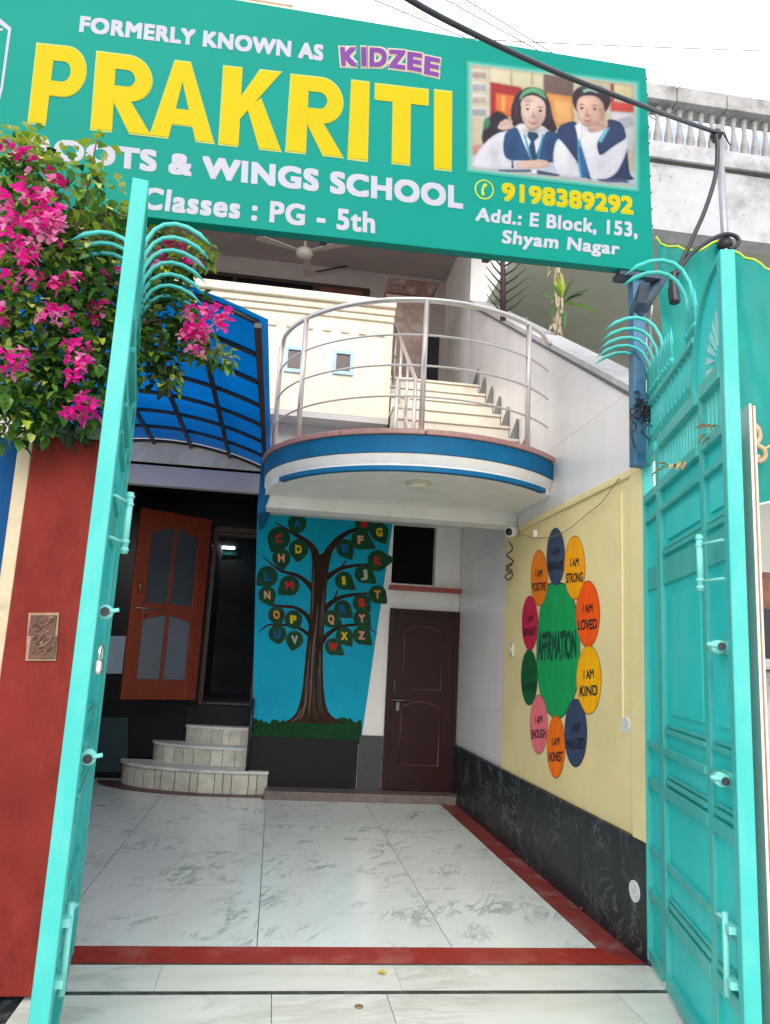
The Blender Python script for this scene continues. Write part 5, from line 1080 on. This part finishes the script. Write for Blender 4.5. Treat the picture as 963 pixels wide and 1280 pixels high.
for px, py, Y, r, yl in CL:
    Y += .32 if px > 155 else .22 if px > 98 and py > 280 else 0
    c = aty(px, py, Y); nL = int((1500 if py < 260 and px > 50 else 3900)*r**2.0)+(8 if py < 260 and px > 50 else 24)
    for k in range(nL):
        v = Vector((rb.gauss(0, 1), rb.gauss(0, 1), rb.gauss(0, 1))).normalized(); rr = r*(rb.random()**.45)*(1.18 if rb.random() < .12 else 1)
        p = c+Vector((v.x*rr, v.y*rr*.85, v.z*rr)); d = (v*.6+Vector((rb.uniform(-1, 1), rb.uniform(-1.2, .5), rb.uniform(-.9, .5))))
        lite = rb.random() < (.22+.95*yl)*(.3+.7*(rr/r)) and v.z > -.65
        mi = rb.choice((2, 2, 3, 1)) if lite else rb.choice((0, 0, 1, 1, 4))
        L_ = rb.uniform(.042, .080)*(.85 if lite else 1.05)
        leafy(fl, p, d, L_, L_*rb.uniform(.55, .75), mi, rb.uniform(.05, .35), rb.uniform(.05, .4))
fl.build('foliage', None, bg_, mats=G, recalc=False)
stem = mat('woody_stem', (.12, .085, .05), .8, .3, 20)
for pts in (((20, 540, 3.85), (40, 470, 3.75), (70, 380, 3.65), (95, 300, 3.55), (110, 230, 3.42), (122, 172, 3.4)), ((20, 540, 3.85), (15, 420, 3.7), (18, 300, 3.6), (10, 190, 3.5)), ((90, 480, 3.8), (140, 400, 3.95), (190, 330, 4.1), (250, 308, 4.02)), ((150, 420, 4.0), (200, 400, 4.12), (250, 430, 4.06), (290, 450, 4.0)), ((200, 400, 4.12), (205, 450, 4.1), (213, 496, 4.08)), ((60, 300, 3.6), (120, 270, 3.5), (160, 270, 3.45))):
    P = spline([aty(*p) for p in pts], 5); b = MB(); b.tube(P, [.012-.009*i/(len(P)-1) for i in range(len(P))], 6); b.build('branch', stem, bg_)
MG = [trans_mat('magenta_bract', (.80, .018, .34), .45, .5), trans_mat('deep_pink_bract', (.55, .012, .17), .35, .5), trans_mat('light_pink_bract', (.90, .27, .55), .45, .5)]
def flower_cluster(px, py, Y, r, n, lite=0, kind=0):
    n = max(5, int(n*.75)); lite = lite*.8+.18; r *= 1.12
    b = MB(); c = aty(px, py, Y+(.30 if px > 155 else .1 if px > 115 else 0))
    for k in range(n):
        v = Vector((rb.gauss(0, 1), rb.gauss(0, 1)-.4, rb.gauss(0, 1))).normalized(); p = c+v*r*rb.random()**.5
        ax = (v+Vector((rb.uniform(-.5, .5), -.6, rb.uniform(-.4, .6)))).normalized(); t = ax.orthogonal().normalized(); ph = rb.random()*6
        mi = 2 if rb.random() < lite else (1 if rb.random() < kind else 0)
        for j in range(3):
            a = ph+2.094*j; d = (t*math.cos(a)+ax.cross(t)*math.sin(a)+ax*.55); leafy(b, p, d, rb.uniform(.028, .042), rb.uniform(.026, .036), mi, .2, rb.uniform(0, .2))
    b.build('flower_cluster', None, bg_, mats=MG, recalc=False)
for f in ((12, 258, 3.32, .085, 20), (42, 250, 3.30, .08, 22), (62, 272, 3.30, .07, 18), (22, 285, 3.30, .08, 20), (5, 190, 3.4, .05, 8), (28, 198, 3.4, .05, 8), (74, 234, 3.32, .06, 10, 0, .8), (45, 218, 3.36, .06, 8, 0, 1), (5, 300, 3.3, .06, 14), (38, 310, 3.3, .05, 9), (6, 348, 3.3, .05, 12), (40, 322, 3.3, .06, 12, .3), (52, 282, 3.28, .06, 14, .4), (78, 292, 3.3, .05, 8, .5),
          (85, 352, 3.32, .05, 9, 0, .5), (68, 352, 3.32, .045, 8, 0, .5), (75, 392, 3.32, .06, 14, .2, .2), (60, 396, 3.32, .04, 7, 0, .6), (8, 455, 3.32, .06, 16, .1), (22, 452, 3.3, .045, 10), (95, 432, 3.34, .05, 12), (102, 455, 3.34, .05, 14, .1), (98, 470, 3.34, .04, 9), (108, 505, 3.4, .06, 18), (92, 515, 3.4, .04, 9), (112, 520, 3.4, .035, 8), (125, 392, 3.4, .06, 12, 0, .9), (135, 345, 3.5, .05, 9, 0, .3), (3, 395, 3.32, .045, 10, 0, .6), (35, 345, 3.3, .045, 9, .2),
          (243, 396, 3.62, .055, 14, .2), (272, 390, 3.60, .06, 20), (236, 412, 3.6, .04, 9), (248, 418, 3.6, .045, 12, .3), (262, 410, 3.6, .045, 10, .5), (281, 408, 3.6, .04, 9, .6), (246, 440, 3.6, .04, 9, .6), (233, 425, 3.62, .035, 7, .5), (218, 305, 3.66, .05, 8, .1, .4), (238, 332, 3.66, .05, 9, .3), (200, 325, 3.68, .045, 7, 0, .6), (252, 392, 3.6, .04, 8, .3)): flower_cluster(*f)
# dry spiky frond and green plant on the neighbour's stair
fr = thing('dry_frond', aty(632, 388, 6.9), 'dark dry palm frond with slanting spines above the sloping wall', 'plant'); b = MB()
a_, c_ = aty(629, 400, 6.9), aty(627, 290, 6.9); b.tube([a_, (a_+c_)/2+Vector((.01, 0, 0)), c_], [.03, .028, .018], 8); DKB = mat('dry_dark_stem', (.035, .018, .018), .7, .3, 14); b.build('stem', DKB, fr); b = MB()
for k in range(9):
    y_ = 392-11.5*k; p = aty(629, y_, 6.9)
    b.tube([p, aty(644, y_-10, 6.86), aty(658+3*math.sin(k), y_-23, 6.8)], [.011, .009, .003], 5); b.tube([p, aty(618, y_-12, 6.92), aty(608+2*math.sin(k*2), y_-25, 6.95)], [.011, .008, .003], 5)
b.build('spines', DKB, fr)
pp = thing('leafy_plant', aty(702, 405, 6.4), 'green strap leaved plant with dry straw coloured stem on the neighbour stair', 'plant'); b = MB()
for px, py, L_, mi in ((678, 366, .3, 1), (690, 352, .24, 1), (702, 340, .3, 2), (716, 348, .3, 0), (735, 358, .34, 0), (748, 386, .4, 1), (722, 380, .3, 1), (705, 405, .26, 0), (690, 392, .25, 0), (728, 366, .3, 4), (697, 345, .22, 2)):
    c = aty(703, 380, 6.4); t = aty(px, py, 6.4+rb.uniform(-.15, .15)); d = t-c; leafy(b, c, d, d.length*1.15, .06, mi, .3, .12)
b.build('foliage', None, pp, mats=G, recalc=False)
b = MB(); ST = mat('straw_stem', (.42, .33, .22), .8, .3, 20)
for k in range(6): b.tube(spline([aty(697+rb.uniform(-5, 7), 425, 6.4), aty(700+rb.uniform(-5, 5), 385, 6.38), aty(697+rb.uniform(-5, 5), 350, 6.4), aty(700+rb.uniform(-6, 6), 318, 6.4)], 4), rb.uniform(.006, .014), 6)
for k in range(46): c = aty(696+rb.uniform(-8, 6), rb.choice((rb.uniform(322, 352), rb.uniform(375, 420))), 6.38); leafy(b, c, Vector((rb.uniform(-1, .3), rb.uniform(-.5, .5), rb.uniform(-1, .2))), rb.uniform(.04, .10), .02, 0, .2, .3)
b.build('dry_stem', ST, pp)
# dried sprigs caught on gate and cloth
TAN = mat('dried_tan', (.42, .32, .15), .8, .3, 30); 
for px, py, Y, n, lb in ((893, 534, 2.86, 7, 'dry tan leaves stuck in the gate grille near its tall stile'), (852, 580, 3.18, 6, 'dry tan leaf sprig caught in the middle of the gate grille'), (836, 590, 3.36, 4, 'small dry leaf in the gate grille nearest the hinge')):
    b = MB(); c = aty(px, py, Y)
    for k in range(n): leafy(b, c+Vector((rb.uniform(-.02, .02), rb.uniform(-.06, .06), rb.uniform(-.03, .03))), Vector((rb.uniform(-1, 0), rb.uniform(-1, 1), rb.uniform(-.6, .5))), rb.uniform(.04, .08), .025, 0, .4, .2)
    tag(b.build('dry_leaf_sprig', TAN, recalc=False), lb, 'dry leaves', 'dry leaves caught on the gate')
b = MB(); b.tube(spline([aty(*p, 4.34) for p in ((944, 530), (950, 545), (947, 556), (955, 562), (956, 572), (949, 577), (945, 574), (949, 570))], 5), [.012, .014, .018, .02]+[.016]*32, 7); b.tube(spline([aty(*p, 4.34) for p in ((953, 562), (960, 559), (964, 556))], 4), .008, 6); tag(b.build('twisted_twig', mat('pale_dry_wood', (.48, .34, .20), .8, .3, 20)), 'curled pale dry twig hanging on the green cloth', 'twig')
# small things on the paving
b = MB(); c = atz(478, 1217, .004)
for k in range(5): leafy(b, c+Vector((0, 0, .004)), Vector((math.cos(k*1.25), math.sin(k*1.25), .3)), .028, .02, 0, .2, .1)
tag(b.build('yellow_petal', mat('yellow_flower', (.70, .50, .05), .6, .1), recalc=False), 'fallen yellow flower lying on the white apron', 'flower')
b = MB(); c = atz(449, 1258, .004); b.lathe((c.x, c.y, .002), [(.017, 0), (.019, .004), (.014, .006)], 14); tag(b.build('floor_bolt', mat('rusty_metal', (.22, .13, .07), .6, .3)), 'small rusty floor stud in the marble apron', 'stud')
b = MB(); c = atz(831, 1095, .004) ; c = atz(830*0+725, 1138, .004); leafy(b, c+Vector((0, 0, .003)), Vector((1, .3, .2)), .05, .03, 0, .3, .1); leafy(b, c+Vector((-.03, .02, .003)), Vector((-.4, 1, .2)), .04, .02, 0, .3, .1)
tag(b.build('fallen_leaf', mat('brown_leaf', (.20, .09, .04), .8), recalc=False), 'brown fallen leaf on the red border strip', 'leaf')
